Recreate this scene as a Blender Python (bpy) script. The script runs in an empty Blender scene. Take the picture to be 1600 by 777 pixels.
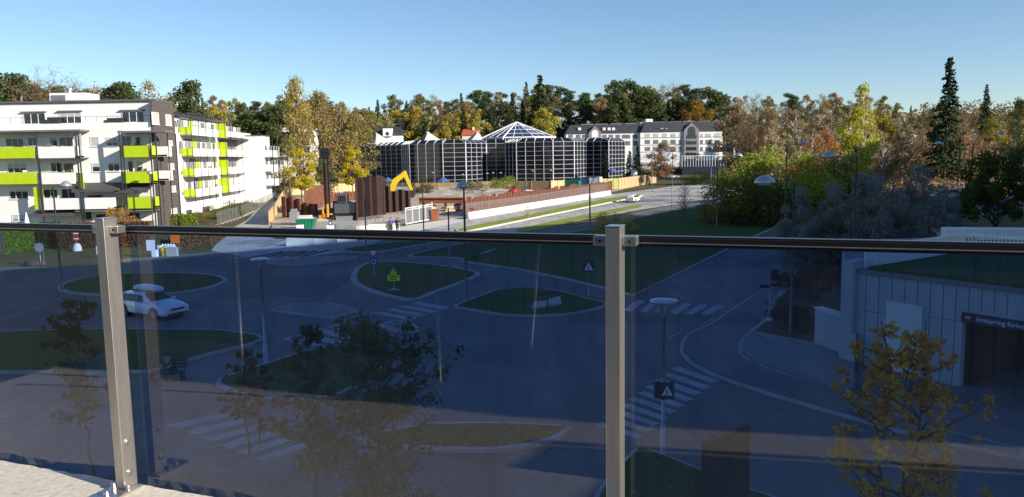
import bpy, math, random
import numpy as np
from mathutils import Vector, Matrix

# ------------------------------------------------------------------ camera, light, sky
SC = bpy.context.scene
COL = SC.collection
H = 9.0                                   # eye height above the street
PITCH = math.atan((388.5 - 245) / 1200)
ROLL = -math.radians(1.0)
cam_d = bpy.data.cameras.new('camera'); cam = bpy.data.objects.new('camera', cam_d); COL.objects.link(cam)
cam.location = (0, 0, H)
RC = Matrix.Rotation(math.pi / 2 - PITCH, 3, 'X') @ Matrix.Rotation(ROLL, 3, 'Z')
cam.rotation_euler = RC.to_euler()
cam_d.sensor_width = 36; cam_d.lens = 27; cam_d.clip_start = 0.05; cam_d.clip_end = 9000
SC.camera = cam
SUN_AZ = math.radians(119.2); SUN_EL = math.radians(21)
SUNV = Vector((math.sin(SUN_AZ) * math.cos(SUN_EL), math.cos(SUN_AZ) * math.cos(SUN_EL), math.sin(SUN_EL)))
w = bpy.data.worlds.new('World'); SC.world = w; w.use_nodes = True
nt = w.node_tree; bg = nt.nodes['Background']
sky = nt.nodes.new('ShaderNodeTexSky'); sky.sky_type = 'NISHITA'; sky.sun_disc = False
sky.sun_elevation = SUN_EL; sky.sun_rotation = SUN_AZ; sky.air_density = 1.0; sky.dust_density = 0.1; sky.ozone_density = 3.5
nt.links.new(sky.outputs[0], bg.inputs[0]); bg.inputs[1].default_value = 0.095; sky.altitude = 900
sun_d = bpy.data.lights.new('sun', 'SUN'); sun_d.energy = 4.9; sun_d.angle = math.radians(0.5); sun_d.color = (1, 0.91, 0.78)
sun = bpy.data.objects.new('sun', sun_d); COL.objects.link(sun)
sun.rotation_euler = SUNV.to_track_quat('Z', 'Y').to_euler(); sun.location = (40, -10, 60)
vs = SC.view_settings; vs.view_transform = 'Standard'; vs.look = 'None'; vs.exposure = 0.65; vs.gamma = 1; vs.use_curve_mapping = False
cy = SC.cycles
cy.max_bounces = 8; cy.transparent_max_bounces = 16; cy.use_denoising = True

R = random.Random(5)
NR = np.random.default_rng(7)

# ------------------------------------------------------------------ picture <-> place
def ray(px, py):
    return RC @ Vector(((px - 800) / 1200, (388.5 - py) / 1200, -1))
def G(px, py, z=0.0):
    d = ray(px, py); t = (z - H) / d.z
    return Vector((d.x * t, d.y * t, z))
def PD(px, py, Y):
    d = ray(px, py); t = Y / d.y
    return Vector((d.x * t, Y, H + d.z * t))
def proj(P):
    v = RC.transposed() @ (Vector(P) - Vector((0, 0, H)))
    return 800 + 1200 * v.x / -v.z, 388.5 - 1200 * v.y / -v.z
def ztop(X, Y, py):
    a, b = -20.0, 90.0
    for _ in range(40):
        m = (a + b) / 2
        if proj((X, Y, m))[1] > py: a = m
        else: b = m
    return (a + b) / 2
def sstep(a, b, x):
    t = max(0.0, min(1.0, (x - a) / (b - a))); return t * t * (3 - 2 * t)
def hill_z(x, y):
    r = x / max(y, 1)
    h = 25 * sstep(398, 452, y) * (0.82 + 0.18 * math.sin(x * .012 + 1))
    h += 3 * sstep(190, 330, y) * sstep(.36, .6, r)
    h += 8 * sstep(215, 300, y) * sstep(-.24, -.42, r)
    h += 9.5 * sstep(150, 168, y + 14 * math.sin(x * .05)) * sstep(.48, .545, r) * (1 - sstep(.9, 1.2, r))
    return h

# ------------------------------------------------------------------ materials
MATS = {}
def mat(name, col, rough=.7, metal=0., var=.12, scale=3., bump=0., col2=None, spec=.5, detail=4, mapping=None):
    if name in MATS: return MATS[name]
    m = bpy.data.materials.new(name); m.use_nodes = True; MATS[name] = m
    n = m.node_tree.nodes; l = m.node_tree.links; b = n['Principled BSDF']
    b.inputs['Roughness'].default_value = rough; b.inputs['Metallic'].default_value = metal
    b.inputs['Specular IOR Level'].default_value = spec
    tc = n.new('ShaderNodeTexCoord'); no = n.new('ShaderNodeTexNoise')
    src = tc.outputs['Object']
    if mapping:
        mp = n.new('ShaderNodeMapping'); mp.inputs['Scale'].default_value = mapping
        l.new(src, mp.inputs[0]); src = mp.outputs[0]
    l.new(src, no.inputs['Vector'])
    no.inputs['Scale'].default_value = scale; no.inputs['Detail'].default_value = detail; no.inputs['Roughness'].default_value = .65
    cr = n.new('ShaderNodeValToRGB'); l.new(no.outputs[0], cr.inputs[0])
    if col2 is None:
        c1 = [max(0, c * (1 - var)) for c in col]; c2 = [min(1, c * (1 + var)) for c in col]
    else: c1, c2 = col, col2
    cr.color_ramp.elements[0].position = .3; cr.color_ramp.elements[1].position = .7
    cr.color_ramp.elements[0].color = (*c1, 1); cr.color_ramp.elements[1].color = (*c2, 1)
    l.new(cr.outputs[0], b.inputs['Base Color'])
    if bump:
        bp = n.new('ShaderNodeBump'); bp.inputs['Strength'].default_value = bump; bp.inputs['Distance'].default_value = .02
        n2 = n.new('ShaderNodeTexNoise'); n2.inputs['Scale'].default_value = scale * 8; n2.inputs['Detail'].default_value = 5
        l.new(src, n2.inputs['Vector']); l.new(n2.outputs[0], bp.inputs['Height']); l.new(bp.outputs[0], b.inputs['Normal'])
    return m
def mix_node(n, l, a, b, fac, mode='MIX'):
    x = n.new('ShaderNodeMix'); x.data_type = 'RGBA'; x.blend_type = mode
    for s, v in ((6, a), (7, b), (0, fac)):
        if hasattr(v, 'links') or hasattr(v, 'is_linked'): l.new(v, x.inputs[s])
        elif s == 0: x.inputs[0].default_value = v
        else: x.inputs[s].default_value = (*v, 1)
    return x.outputs[2]
def leaf_mat():
    m = bpy.data.materials.new('foliage'); m.use_nodes = True
    n = m.node_tree.nodes; l = m.node_tree.links; b = n['Principled BSDF']; out = n['Material Output']
    oi = n.new('ShaderNodeObjectInfo'); g = n.new('ShaderNodeNewGeometry')
    hs = n.new('ShaderNodeHueSaturation'); l.new(oi.outputs['Color'], hs.inputs['Color'])
    mr = n.new('ShaderNodeMapRange'); mr.inputs[3].default_value = .72; mr.inputs[4].default_value = 1.3
    l.new(g.outputs['Random Per Island'], mr.inputs[0]); l.new(mr.outputs[0], hs.inputs['Value'])
    tc = n.new('ShaderNodeTexCoord'); no = n.new('ShaderNodeTexNoise'); no.inputs['Scale'].default_value = 5
    l.new(tc.outputs['Object'], no.inputs['Vector'])
    m2 = n.new('ShaderNodeMapRange'); m2.inputs[1].default_value = .3; m2.inputs[2].default_value = .7
    m2.inputs[3].default_value = .475; m2.inputs[4].default_value = .525
    l.new(no.outputs[0], m2.inputs[0]); l.new(m2.outputs[0], hs.inputs['Hue'])
    l.new(hs.outputs[0], b.inputs['Base Color']); b.inputs['Roughness'].default_value = .6
    b.inputs['Specular IOR Level'].default_value = .25
    tr = n.new('ShaderNodeBsdfTranslucent'); l.new(hs.outputs[0], tr.inputs[0])
    mx = n.new('ShaderNodeMixShader'); mx.inputs[0].default_value = .42
    l.new(b.outputs[0], mx.inputs[1]); l.new(tr.outputs[0], mx.inputs[2]); l.new(mx.outputs[0], out.inputs[0])
    return m
LEAF = leaf_mat()
def grass_mat(name, c1, c2, c3, sc=.35):
    m = bpy.data.materials.new(name); m.use_nodes = True; MATS[name] = m
    n = m.node_tree.nodes; l = m.node_tree.links; b = n['Principled BSDF']; b.inputs['Roughness'].default_value = .9
    b.inputs['Specular IOR Level'].default_value = .15
    tc = n.new('ShaderNodeTexCoord')
    def noise(s, d=5):
        x = n.new('ShaderNodeTexNoise'); x.inputs['Scale'].default_value = s; x.inputs['Detail'].default_value = d
        l.new(tc.outputs['Object'], x.inputs['Vector']); return x.outputs[0]
    def ramp(o, p0, p1):
        r = n.new('ShaderNodeMapRange'); r.inputs[1].default_value = p0; r.inputs[2].default_value = p1; l.new(o, r.inputs[0]); return r.outputs[0]
    a = mix_node(n, l, c1, c2, ramp(noise(sc), .35, .65)); a = mix_node(n, l, a, c3, ramp(noise(11, 3), .56, .72))
    l.new(a, b.inputs['Base Color'])
    bp = n.new('ShaderNodeBump'); bp.inputs['Strength'].default_value = .5; bp.inputs['Distance'].default_value = .05
    l.new(noise(30, 4), bp.inputs['Height']); l.new(bp.outputs[0], b.inputs['Normal'])
    return m
def brick_mat(name, c1, c2, mortar, scale=1., bw=.5, rh=.25, rough=.8, rot=None):
    m = bpy.data.materials.new(name); m.use_nodes = True; MATS[name] = m
    n = m.node_tree.nodes; l = m.node_tree.links; b = n['Principled BSDF']; b.inputs['Roughness'].default_value = rough
    tc = n.new('ShaderNodeTexCoord'); mp = n.new('ShaderNodeMapping'); sx = n.new('ShaderNodeSeparateXYZ'); cx_ = n.new('ShaderNodeCombineXYZ'); ad = n.new('ShaderNodeMath'); l.new(tc.outputs['Object'], sx.inputs[0]); l.new(sx.outputs[0], ad.inputs[0]); l.new(sx.outputs[1], ad.inputs[1]); l.new(ad.outputs[0], cx_.inputs[0]); l.new(sx.outputs[2], cx_.inputs[1]); l.new(cx_.outputs[0], mp.inputs[0])
    if rot: mp.inputs['Rotation'].default_value = rot
    br = n.new('ShaderNodeTexBrick'); l.new(mp.outputs[0], br.inputs[0]); br.inputs['Scale'].default_value = scale
    br.inputs['Brick Width'].default_value = bw; br.inputs['Row Height'].default_value = rh; br.inputs['Mortar Size'].default_value = .02
    br.inputs['Color1'].default_value = (*c1, 1); br.inputs['Color2'].default_value = (*c2, 1); br.inputs['Mortar'].default_value = (*mortar, 1)
    l.new(br.outputs[0], b.inputs['Base Color']); return m
def wave_mat(name, c1, c2, scale, direction='X', rough=.7, metal=0., lo=.4, hi=.6):
    m = bpy.data.materials.new(name); m.use_nodes = True; MATS[name] = m
    n = m.node_tree.nodes; l = m.node_tree.links; b = n['Principled BSDF']; b.inputs['Roughness'].default_value = rough; b.inputs['Metallic'].default_value = metal
    tc = n.new('ShaderNodeTexCoord'); wv = n.new('ShaderNodeTexWave'); l.new(tc.outputs['Object'], wv.inputs[0])
    wv.bands_direction = direction; wv.inputs['Scale'].default_value = scale; wv.inputs['Distortion'].default_value = .3
    r = n.new('ShaderNodeMapRange'); r.inputs[1].default_value = lo; r.inputs[2].default_value = hi; l.new(wv.outputs[1], r.inputs[0])
    no = n.new('ShaderNodeTexNoise'); no.inputs['Scale'].default_value = 1.3; no.inputs['Detail'].default_value = 6; l.new(tc.outputs['Object'], no.inputs[0])
    r2 = n.new('ShaderNodeMapRange'); r2.inputs[3].default_value = .7; r2.inputs[4].default_value = 1.25; l.new(no.outputs[0], r2.inputs[0])
    c = mix_node(n, l, c1, c2, r.outputs[0])
    hs = n.new('ShaderNodeHueSaturation'); l.new(c, hs.inputs['Color']); l.new(r2.outputs[0], hs.inputs['Value'])
    l.new(hs.outputs[0], b.inputs['Base Color']); return m

def asphalt_mat(name, c, crack=True):
    m = mat(name, c, .85, 0, .10, .25, 0, spec=.3)
    n = m.node_tree.nodes; l = m.node_tree.links; b = n['Principled BSDF']
    tc = [x for x in n if x.type == 'TEX_COORD'][0]; cr = [x for x in n if x.type == 'VALTORGB'][0]
    f = n.new('ShaderNodeTexNoise'); f.inputs['Scale'].default_value = 60; f.inputs['Detail'].default_value = 2; l.new(tc.outputs['Object'], f.inputs[0])
    r = n.new('ShaderNodeMapRange'); r.inputs[1].default_value = .3; r.inputs[2].default_value = .7; r.inputs[3].default_value = .8; r.inputs[4].default_value = 1.2; l.new(f.outputs[0], r.inputs[0])
    mpn = n.new('ShaderNodeMapping'); mpn.inputs['Scale'].default_value = (1, .12, 1); mpn.inputs['Rotation'].default_value = (0, 0, .5); l.new(tc.outputs['Object'], mpn.inputs[0])
    s = n.new('ShaderNodeTexNoise'); s.inputs['Scale'].default_value = 1.1; s.inputs['Detail'].default_value = 5; l.new(mpn.outputs[0], s.inputs[0])
    r3 = n.new('ShaderNodeMapRange'); r3.inputs[1].default_value = .3; r3.inputs[2].default_value = .7; r3.inputs[3].default_value = .82; r3.inputs[4].default_value = 1.15; l.new(s.outputs[0], r3.inputs[0])
    mu = n.new('ShaderNodeMath'); mu.operation = 'MULTIPLY'; l.new(r.outputs[0], mu.inputs[0]); l.new(r3.outputs[0], mu.inputs[1])
    hs = n.new('ShaderNodeHueSaturation'); l.new(cr.outputs[0], hs.inputs['Color']); l.new(mu.outputs[0], hs.inputs['Value']); l.new(hs.outputs[0], b.inputs['Base Color'])
    bp = n.new('ShaderNodeBump'); bp.inputs['Strength'].default_value = .25; bp.inputs['Distance'].default_value = .01
    l.new(f.outputs[0], bp.inputs['Height']); l.new(bp.outputs[0], b.inputs['Normal'])
    return m

def worn(m):
    n = m.node_tree.nodes; l = m.node_tree.links; hs = [x for x in n if x.type == 'HUE_SAT'][0]; tc = [x for x in n if x.type == 'TEX_COORD'][0]; src = hs.inputs['Color'].links[0].from_socket
    vo = n.new('ShaderNodeTexVoronoi'); vo.inputs['Scale'].default_value = .12; vo.distance = 'CHEBYCHEV'; l.new(tc.outputs['Object'], vo.inputs['Vector'])
    sp = n.new('ShaderNodeSeparateColor'); l.new(vo.outputs['Color'], sp.inputs[0]); r = n.new('ShaderNodeMapRange'); r.inputs[1].default_value = .72; r.inputs[2].default_value = .74; r.inputs[3].default_value = 1; r.inputs[4].default_value = .74; l.new(sp.outputs[0], r.inputs[0])
    ve = n.new('ShaderNodeTexVoronoi'); ve.feature = 'DISTANCE_TO_EDGE'; ve.inputs['Scale'].default_value = .33; wn = n.new('ShaderNodeTexNoise'); wn.inputs['Scale'].default_value = 1.2; wn.inputs['Detail'].default_value = 6; l.new(tc.outputs['Object'], wn.inputs[0])
    ad = n.new('ShaderNodeMixRGB'); ad.inputs[0].default_value = .35; l.new(tc.outputs['Object'], ad.inputs[1]); l.new(wn.outputs[1], ad.inputs[2]); l.new(ad.outputs[0], ve.inputs['Vector'])
    c = n.new('ShaderNodeMapRange'); c.inputs[1].default_value = .0; c.inputs[2].default_value = .008; c.inputs[3].default_value = .72; c.inputs[4].default_value = 1; l.new(ve.outputs[0], c.inputs[0])
    mu = n.new('ShaderNodeMath'); mu.operation = 'MULTIPLY'; l.new(r.outputs[0], mu.inputs[0]); l.new(c.outputs[0], mu.inputs[1]); m2 = n.new('ShaderNodeMath'); m2.operation = 'MULTIPLY'; old = hs.inputs['Value'].links[0].from_socket; l.new(old, m2.inputs[0]); l.new(mu.outputs[0], m2.inputs[1]); l.new(m2.outputs[0], hs.inputs['Value'])
asphalt_mat('asphalt', (.165, .162, .158)); asphalt_mat('worn asphalt', (.46, .44, .41)); asphalt_mat('path asphalt', (.23, .225, .22)); worn(MATS['asphalt']); worn(MATS['worn asphalt'])
mat('paint', (.42, .42, .41), .7, scale=2.2, col2=(.24, .24, .235)); mat('kerb stone', (.36, .34, .32), .85, var=.2, scale=1.2, bump=.3)
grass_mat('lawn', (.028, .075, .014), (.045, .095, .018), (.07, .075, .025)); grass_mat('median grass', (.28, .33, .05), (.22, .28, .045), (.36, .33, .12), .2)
grass_mat('rough ground', (.13, .10, .05), (.08, .095, .03), (.17, .13, .07), .08)
mat('gravel', (.28, .22, .16), .95, scale=.25, col2=(.56, .50, .42), bump=.8, detail=10); mat('mulch', (.06, .04, .03), .95, scale=1.5, col2=(.11, .07, .05), bump=.6)
mat('white render', (.74, .735, .71), .85, scale=1.4, col2=(.83, .83, .82), mapping=(1.5, 1.5, .25), detail=8); mat('lime panel', (.40, .54, .006), .5, scale=1.1, col2=(.47, .63, .006), mapping=(1, 1, .3), detail=6)
mat('white panel', (.76, .76, .75), .5, scale=1.2, col2=(.83, .83, .82), mapping=(1, 1, .3), detail=6); mat('dark metal', (.06, .06, .065), .45, .4, var=.15)
mat('grey panel', (.16, .16, .17), .6, var=.1); mat('awning', (.07, .07, .075), .85, var=.12)
mat('dark glass', (.02, .026, .035), .08, 0, var=.3, scale=.35, spec=.8); mat('blind', (.45, .45, .43), .6, var=.1)
brick_mat('brown brick', (.085, .07, .065), (.12, .10, .09), (.05, .045, .04), 1.3)
mat('pyramid glass', (.03, .05, .11), .15, var=.4, scale=.3, spec=.7); mat('office glass', (.008, .011, .02), .06, var=.5, scale=.15, spec=.35); mat('dark sheen', (.02, .03, .06), .3, var=.2); mat('olive sheet', (.34, .36, .08), .6, var=.15); mat('machine orange', (.62, .26, .02), .55, var=.2, scale=2); mat('roof felt', (.10, .10, .11), .9); mat('galvanised', (.36, .37, .38), .42, .7, var=.12, scale=6); mat('pole grey', (.15, .16, .17), .5, .6, var=.1)
mat('timber', (.50, .36, .20), .8, scale=1.5, var=.15); mat('plywood', (.62, .46, .22), .75, scale=.5, var=.12)
wave_mat('timber boards', (.30, .19, .11), (.44, .29, .17), 2.2, 'X'); mat('steel rust', (.17, .062, .036), .8, .1, var=.35, scale=1.1, bump=.4)
mat('steel rust dark', (.035, .015, .012), .8, .1, var=.35, scale=.9, bump=.4); mat('rust beam', (.34, .115, .055), .75, .1, var=.25, scale=1.2)
mat('concrete', (.40, .38, .36), .85, var=.1, scale=.8, bump=.3); mat('pale concrete', (.66, .62, .56), .85, var=.08, scale=.8, bump=.2)
mat('garage concrete', (.37, .38, .38), .8, var=.1, scale=.6, bump=.25); mat('black', (.012, .012, .014), .5, var=.1); mat('rubber', (.02, .02, .02), .8, var=.1)
mat('white paint', (.78, .78, .78), .35, var=.03); mat('car white', (.76, .77, .78), .22, var=.02, spec=.7); mat('silver paint', (.45, .46, .47), .25, .5, var=.04)
mat('red paint', (.50, .02, .015), .4, var=.1); mat('yellow paint', (.80, .55, .01), .45, var=.08); mat('orange', (.85, .16, .015), .5, var=.06)
mat('blue sign', (.01, .06, .30), .4, var=.04); mat('navy', (.01, .018, .06), .4, var=.06); mat('warning yellow', (.75, .95, .02), .45, var=.03)
mat('green container', (.01, .18, .10), .5, var=.1, scale=2); mat('blue container', (.02, .09, .34), .5, var=.1); mat('blue fabric', (.06, .12, .30), .8, var=.1)
mat('slate roof', (.045, .045, .055), .5, var=.2, scale=.8); mat('hotel grey', (.22, .22, .23), .8, var=.06); mat('tile red', (.40, .09, .04), .8, var=.2)
mat('yellow facade', (.80, .52, .01), .6, var=.04); mat('bark', (.10, .075, .055), .9, var=.3, scale=8, bump=.5); mat('pine bark', (.20, .095, .05), .9, var=.3, scale=6)
mat('birch bark', (.50, .47, .42), .8, scale=5, var=.3); mat('twig', (.115, .08, .055), .9, var=.2, scale=3); mat('rock', (.16, .11, .085), .9, scale=.35, col2=(.30, .22, .17), bump=.8)
mat('skin', (.5, .3, .22), .6, var=.05); mat('purple cloth', (.10, .05, .42), .8, var=.1); mat('dark cloth', (.03, .03, .04), .8, var=.1); mat('hair', (.05, .03, .02), .7)
mat('brushed steel', (.52, .485, .44), .36, .85, var=.12, scale=7, mapping=(6, 6, .6)); mat('clip steel', (.62, .58, .53), .3, .9, var=.08)
mat('rail black', (.012, .011, .012), .3, var=.2, spec=.6); mat('rust screen', (.05, .03, .025), .8, var=.3, scale=2)
mat('terrace curb', (.58, .52, .42), .95, scale=45, col2=(.86, .80, .68), bump=.5); mat('terrace slab', (.62, .54, .44), .9, scale=2, var=.12, bump=.4)
mat('cladding', (.16, .18, .22), .7, var=.12, scale=2); mat('headlamp', (.7, .75, .8), .1, var=.02, spec=.9); mat('office wall', (.42, .40, .38), .8, var=.05)

def glass_mat():
    m = bpy.data.materials.new('tinted glass'); m.use_nodes = True; MATS['tinted glass'] = m
    n = m.node_tree.nodes; l = m.node_tree.links; n.remove(n['Principled BSDF'])
    t = n.new('ShaderNodeBsdfTransparent'); t.inputs[0].default_value = (.64, .77, .96, 1)
    g = n.new('ShaderNodeBsdfGlossy'); g.inputs['Roughness'].default_value = .02; g.inputs[0].default_value = (1, 1, 1, 1)
    fr = n.new('ShaderNodeFresnel'); fr.inputs[0].default_value = 1.45
    d = n.new('ShaderNodeBsdfDiffuse'); d.inputs[0].default_value = (.6, .62, .65, 1)
    no = n.new('ShaderNodeTexNoise'); no.inputs['Scale'].default_value = 2.5; no.inputs['Detail'].default_value = 8; no.inputs['Roughness'].default_value = .75; tc = n.new('ShaderNodeTexCoord'); mpg = n.new('ShaderNodeMapping'); mpg.inputs['Scale'].default_value = (3, 3, .6); l.new(tc.outputs['Object'], mpg.inputs[0]); l.new(mpg.outputs[0], no.inputs[0])
    dm = n.new('ShaderNodeMapRange'); dm.inputs[1].default_value = .35; dm.inputs[2].default_value = .75; dm.inputs[3].default_value = .002; dm.inputs[4].default_value = .022; l.new(no.outputs[0], dm.inputs[0])
    m0 = n.new('ShaderNodeMixShader'); l.new(dm.outputs[0], m0.inputs[0]); l.new(t.outputs[0], m0.inputs[1]); l.new(d.outputs[0], m0.inputs[2])
    ge = n.new('ShaderNodeNewGeometry'); fm = n.new('ShaderNodeMath'); fm.operation = 'SUBTRACT'; fm.use_clamp = True
    f2 = n.new('ShaderNodeMath'); f2.operation = 'MULTIPLY'; f2.inputs[1].default_value = 2.0; l.new(fr.outputs[0], f2.inputs[0]); inv_ = n.new('ShaderNodeMath'); inv_.operation = 'SUBTRACT'; inv_.inputs[0].default_value = 1; l.new(ge.outputs['Backfacing'], inv_.inputs[1]); fm.operation = 'MULTIPLY'; l.new(f2.outputs[0], fm.inputs[0]); l.new(inv_.outputs[0], fm.inputs[1])
    m1 = n.new('ShaderNodeMixShader'); l.new(fm.outputs[0], m1.inputs[0]); l.new(m0.outputs[0], m1.inputs[1]); l.new(g.outputs[0], m1.inputs[2])
    l.new(m1.outputs[0], n['Material Output'].inputs[0]); return m
glass_mat()
def mesh_panel_mat():
    m = bpy.data.materials.new('fence mesh'); m.use_nodes = True; MATS['fence mesh'] = m
    n = m.node_tree.nodes; l = m.node_tree.links; b = n['Principled BSDF']; b.inputs['Base Color'].default_value = (.45, .45, .45, 1); b.inputs['Metallic'].default_value = .3
    t = n.new('ShaderNodeBsdfTransparent'); x = n.new('ShaderNodeMixShader'); x.inputs[0].default_value = .22
    l.new(t.outputs[0], x.inputs[1]); l.new(b.outputs[0], x.inputs[2]); l.new(x.outputs[0], n['Material Output'].inputs[0])
mesh_panel_mat()

# ------------------------------------------------------------------ mesh helpers
class MB:
    def __init__(s): s.v = []; s.f = []
    def add(s, vs, fs):
        o = len(s.v); s.v += [tuple(x) for x in vs]; s.f += [tuple(i + o for i in f) for f in fs]
    def hexa(s, p):                                  # 8 points: bottom ring 4, top ring 4
        s.add(p, [(3, 2, 1, 0), (4, 5, 6, 7), (0, 1, 5, 4), (1, 2, 6, 5), (2, 3, 7, 6), (3, 0, 4, 7)])
    def box(s, x0, x1, y0, y1, z0, z1):
        s.hexa([(x0, y0, z0), (x1, y0, z0), (x1, y1, z0), (x0, y1, z0), (x0, y0, z1), (x1, y0, z1), (x1, y1, z1), (x0, y1, z1)])
    def prism(s, poly, z0, z1):
        n = len(poly); a = sum(poly[i][0] * poly[(i + 1) % n][1] - poly[(i + 1) % n][0] * poly[i][1] for i in range(n))
        if a < 0: poly = poly[::-1]
        z0f = z0 if callable(z0) else (lambda p: z0); z1f = z1 if callable(z1) else (lambda p: z1)
        vs = [(p[0], p[1], z0f(p)) for p in poly] + [(p[0], p[1], z1f(p)) for p in poly]
        s.add(vs, [tuple(range(n - 1, -1, -1)), tuple(range(n, 2 * n))] + [(i, (i + 1) % n, (i + 1) % n + n, i + n) for i in range(n)])
    def tube(s, pts, rad, k=8, cap=True):
        pts = [Vector(p) for p in pts]; rad = rad if isinstance(rad, (list, tuple)) else [rad] * len(pts)
        rings = []; vs = []
        for i, p in enumerate(pts):
            d = (pts[min(i + 1, len(pts) - 1)] - pts[max(i - 1, 0)]).normalized()
            a = d.cross(Vector((0, 0, 1)) if abs(d.z) < .95 else Vector((1, 0, 0))).normalized(); b = d.cross(a)
            for j in range(k):
                t = 2 * math.pi * j / k; vs.append(p + (a * math.cos(t) + b * math.sin(t)) * rad[i])
        fs = []
        for i in range(len(pts) - 1):
            for j in range(k):
                fs.append((i * k + j, i * k + (j + 1) % k, (i + 1) * k + (j + 1) % k, (i + 1) * k + j))
        if cap: fs += [tuple(range(k)), tuple(range((len(pts) - 1) * k, len(pts) * k))[::-1]]
        s.add(vs, fs)
    def lathe(s, c, prof, k=24):                     # prof: (radius, z)
        c = Vector(c); vs = []; n = len(prof)
        for r, z in prof:
            for j in range(k):
                t = 2 * math.pi * j / k; vs.append((c.x + r * math.cos(t), c.y + r * math.sin(t), c.z + z))
        fs = [(i * k + j, i * k + (j + 1) % k, (i + 1) * k + (j + 1) % k, (i + 1) * k + j) for i in range(n - 1) for j in range(k)]
        fs += [tuple(range(k))[::-1], tuple(range((n - 1) * k, n * k))]
        s.add(vs, fs)
    def mesh(s, name):
        me = bpy.data.meshes.new(name); me.from_pydata(s.v, [], s.f); me.update(); return me
    def obj(s, name, m, parent=None, smooth=False, local=True, bevel=0., xf=None):
        """vertices are in world coordinates unless local is False; parent may carry a location / rotation"""
        if parent is not None and local:
            inv = world_m(parent).inverted(); s.v = [tuple(inv @ Vector(v)) for v in s.v]
        me = s.mesh(name); o = bpy.data.objects.new(name, me); COL.objects.link(o)
        if m: me.materials.append(MATS[m] if isinstance(m, str) else m)
        if parent is not None: o.parent = parent
        if smooth:
            for p in me.polygons: p.use_smooth = True
        if bevel:
            bv = o.modifiers.new('bevel', 'BEVEL'); bv.width = bevel; bv.segments = 2; bv.limit_method = 'ANGLE'
        return o
def world_m(o):
    m = Matrix.Translation(o.location) @ o.rotation_euler.to_matrix().to_4x4() @ Matrix.Diagonal((*o.scale, 1))
    return world_m(o.parent) @ m if o.parent else m
def recenter(o):
    """put a top-level mesh's origin at the middle of its base"""
    vs = [v.co.copy() for v in o.data.vertices]
    if not vs: return
    mn = [min(v[i] for v in vs) for i in range(3)]; mx = [max(v[i] for v in vs) for i in range(3)]
    c = Vector(((mn[0] + mx[0]) / 2, (mn[1] + mx[1]) / 2, mn[2]))
    for v in o.data.vertices: v.co -= c
    o.location = o.location + c
def tag(o, label, cat, group=None, kind=None):
    if label: o['label'] = label
    if cat: o['category'] = cat
    if group: o['group'] = group
    if kind: o['kind'] = kind
    return o
def thing(name, label, cat, loc=(0, 0, 0), rz=0., group=None):
    o = bpy.data.objects.new(name, None); COL.objects.link(o); o.location = loc; o.rotation_euler = (0, 0, rz)
    o.empty_display_size = .3
    return tag(o, label, cat, group)
def dup(o, loc=None, rz=None, label=None, parent=None, scale=None):
    c = o.copy(); COL.objects.link(c)
    if parent is not None: c.parent = parent
    if loc is not None: c.location = loc
    if rz is not None: c.rotation_euler = (0, 0, rz)
    if scale is not None: c.scale = scale
    if label: c['label'] = label
    for ch in list(o.children): dup(ch, parent=c)
    return c
def struct(o): o['kind'] = 'structure'; return o
def text(name, s, size, m, parent, loc, rot, depth=.003, align='CENTER'):
    cu = bpy.data.curves.new(name, 'FONT'); cu.body = s; cu.size = size; cu.extrude = depth; cu.align_x = align; cu.align_y = 'CENTER'; cu.resolution_u = 3
    t = bpy.data.objects.new(name, cu); COL.objects.link(t)
    me = bpy.data.meshes.new_from_object(t); bpy.data.objects.remove(t)
    o = bpy.data.objects.new(name, me); COL.objects.link(o); me.materials.clear(); me.materials.append(MATS[m]); o.parent = parent
    o.location = loc; o.rotation_euler = rot; return o
def catmull(P, n=8, closed=True):
    out = []; N = len(P)
    for i in range(N if closed else N - 1):
        p0, p1, p2, p3 = (P[(i - 1) % N], P[i], P[(i + 1) % N], P[(i + 2) % N]) if closed else (P[max(i - 1, 0)], P[i], P[i + 1], P[min(i + 2, N - 1)])
        for k in range(n):
            t = k / n
            out.append(tuple(.5 * (2 * p1[j] + (p2[j] - p0[j]) * t + (2 * p0[j] - 5 * p1[j] + 4 * p2[j] - p3[j]) * t * t + (-p0[j] + 3 * p1[j] - 3 * p2[j] + p3[j]) * t ** 3) for j in (0, 1)))
    if not closed: out.append(tuple(P[-1][:2]))
    return out
def offset(poly, d):
    n = len(poly); a = sum(poly[i][0] * poly[(i + 1) % n][1] - poly[(i + 1) % n][0] * poly[i][1] for i in range(n))
    sg = 1 if a > 0 else -1; out = []
    for i in range(n):
        p, q, r = Vector(poly[i - 1][:2]), Vector(poly[i][:2]), Vector(poly[(i + 1) % n][:2])
        e1 = (q - p).normalized() if (q - p).length > 1e-6 else Vector((1, 0)); e2 = (r - q).normalized() if (r - q).length > 1e-6 else e1
        nn = Vector((-(e1 + e2).y, (e1 + e2).x)); 
        if nn.length < .2: nn = Vector((-e1.y, e1.x))
        nn.normalize(); out.append(tuple(q + nn * d * sg))
    return out
def gp(*pts): return [tuple(G(*p)[:2]) for p in pts]
def sheet(name, poly, z, m, kind='structure'):
    mb = MB(); mb.add([(p[0], p[1], z) for p in poly], [tuple(range(len(poly)))])
    o = mb.obj(name, m); struct(o); return o
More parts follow.
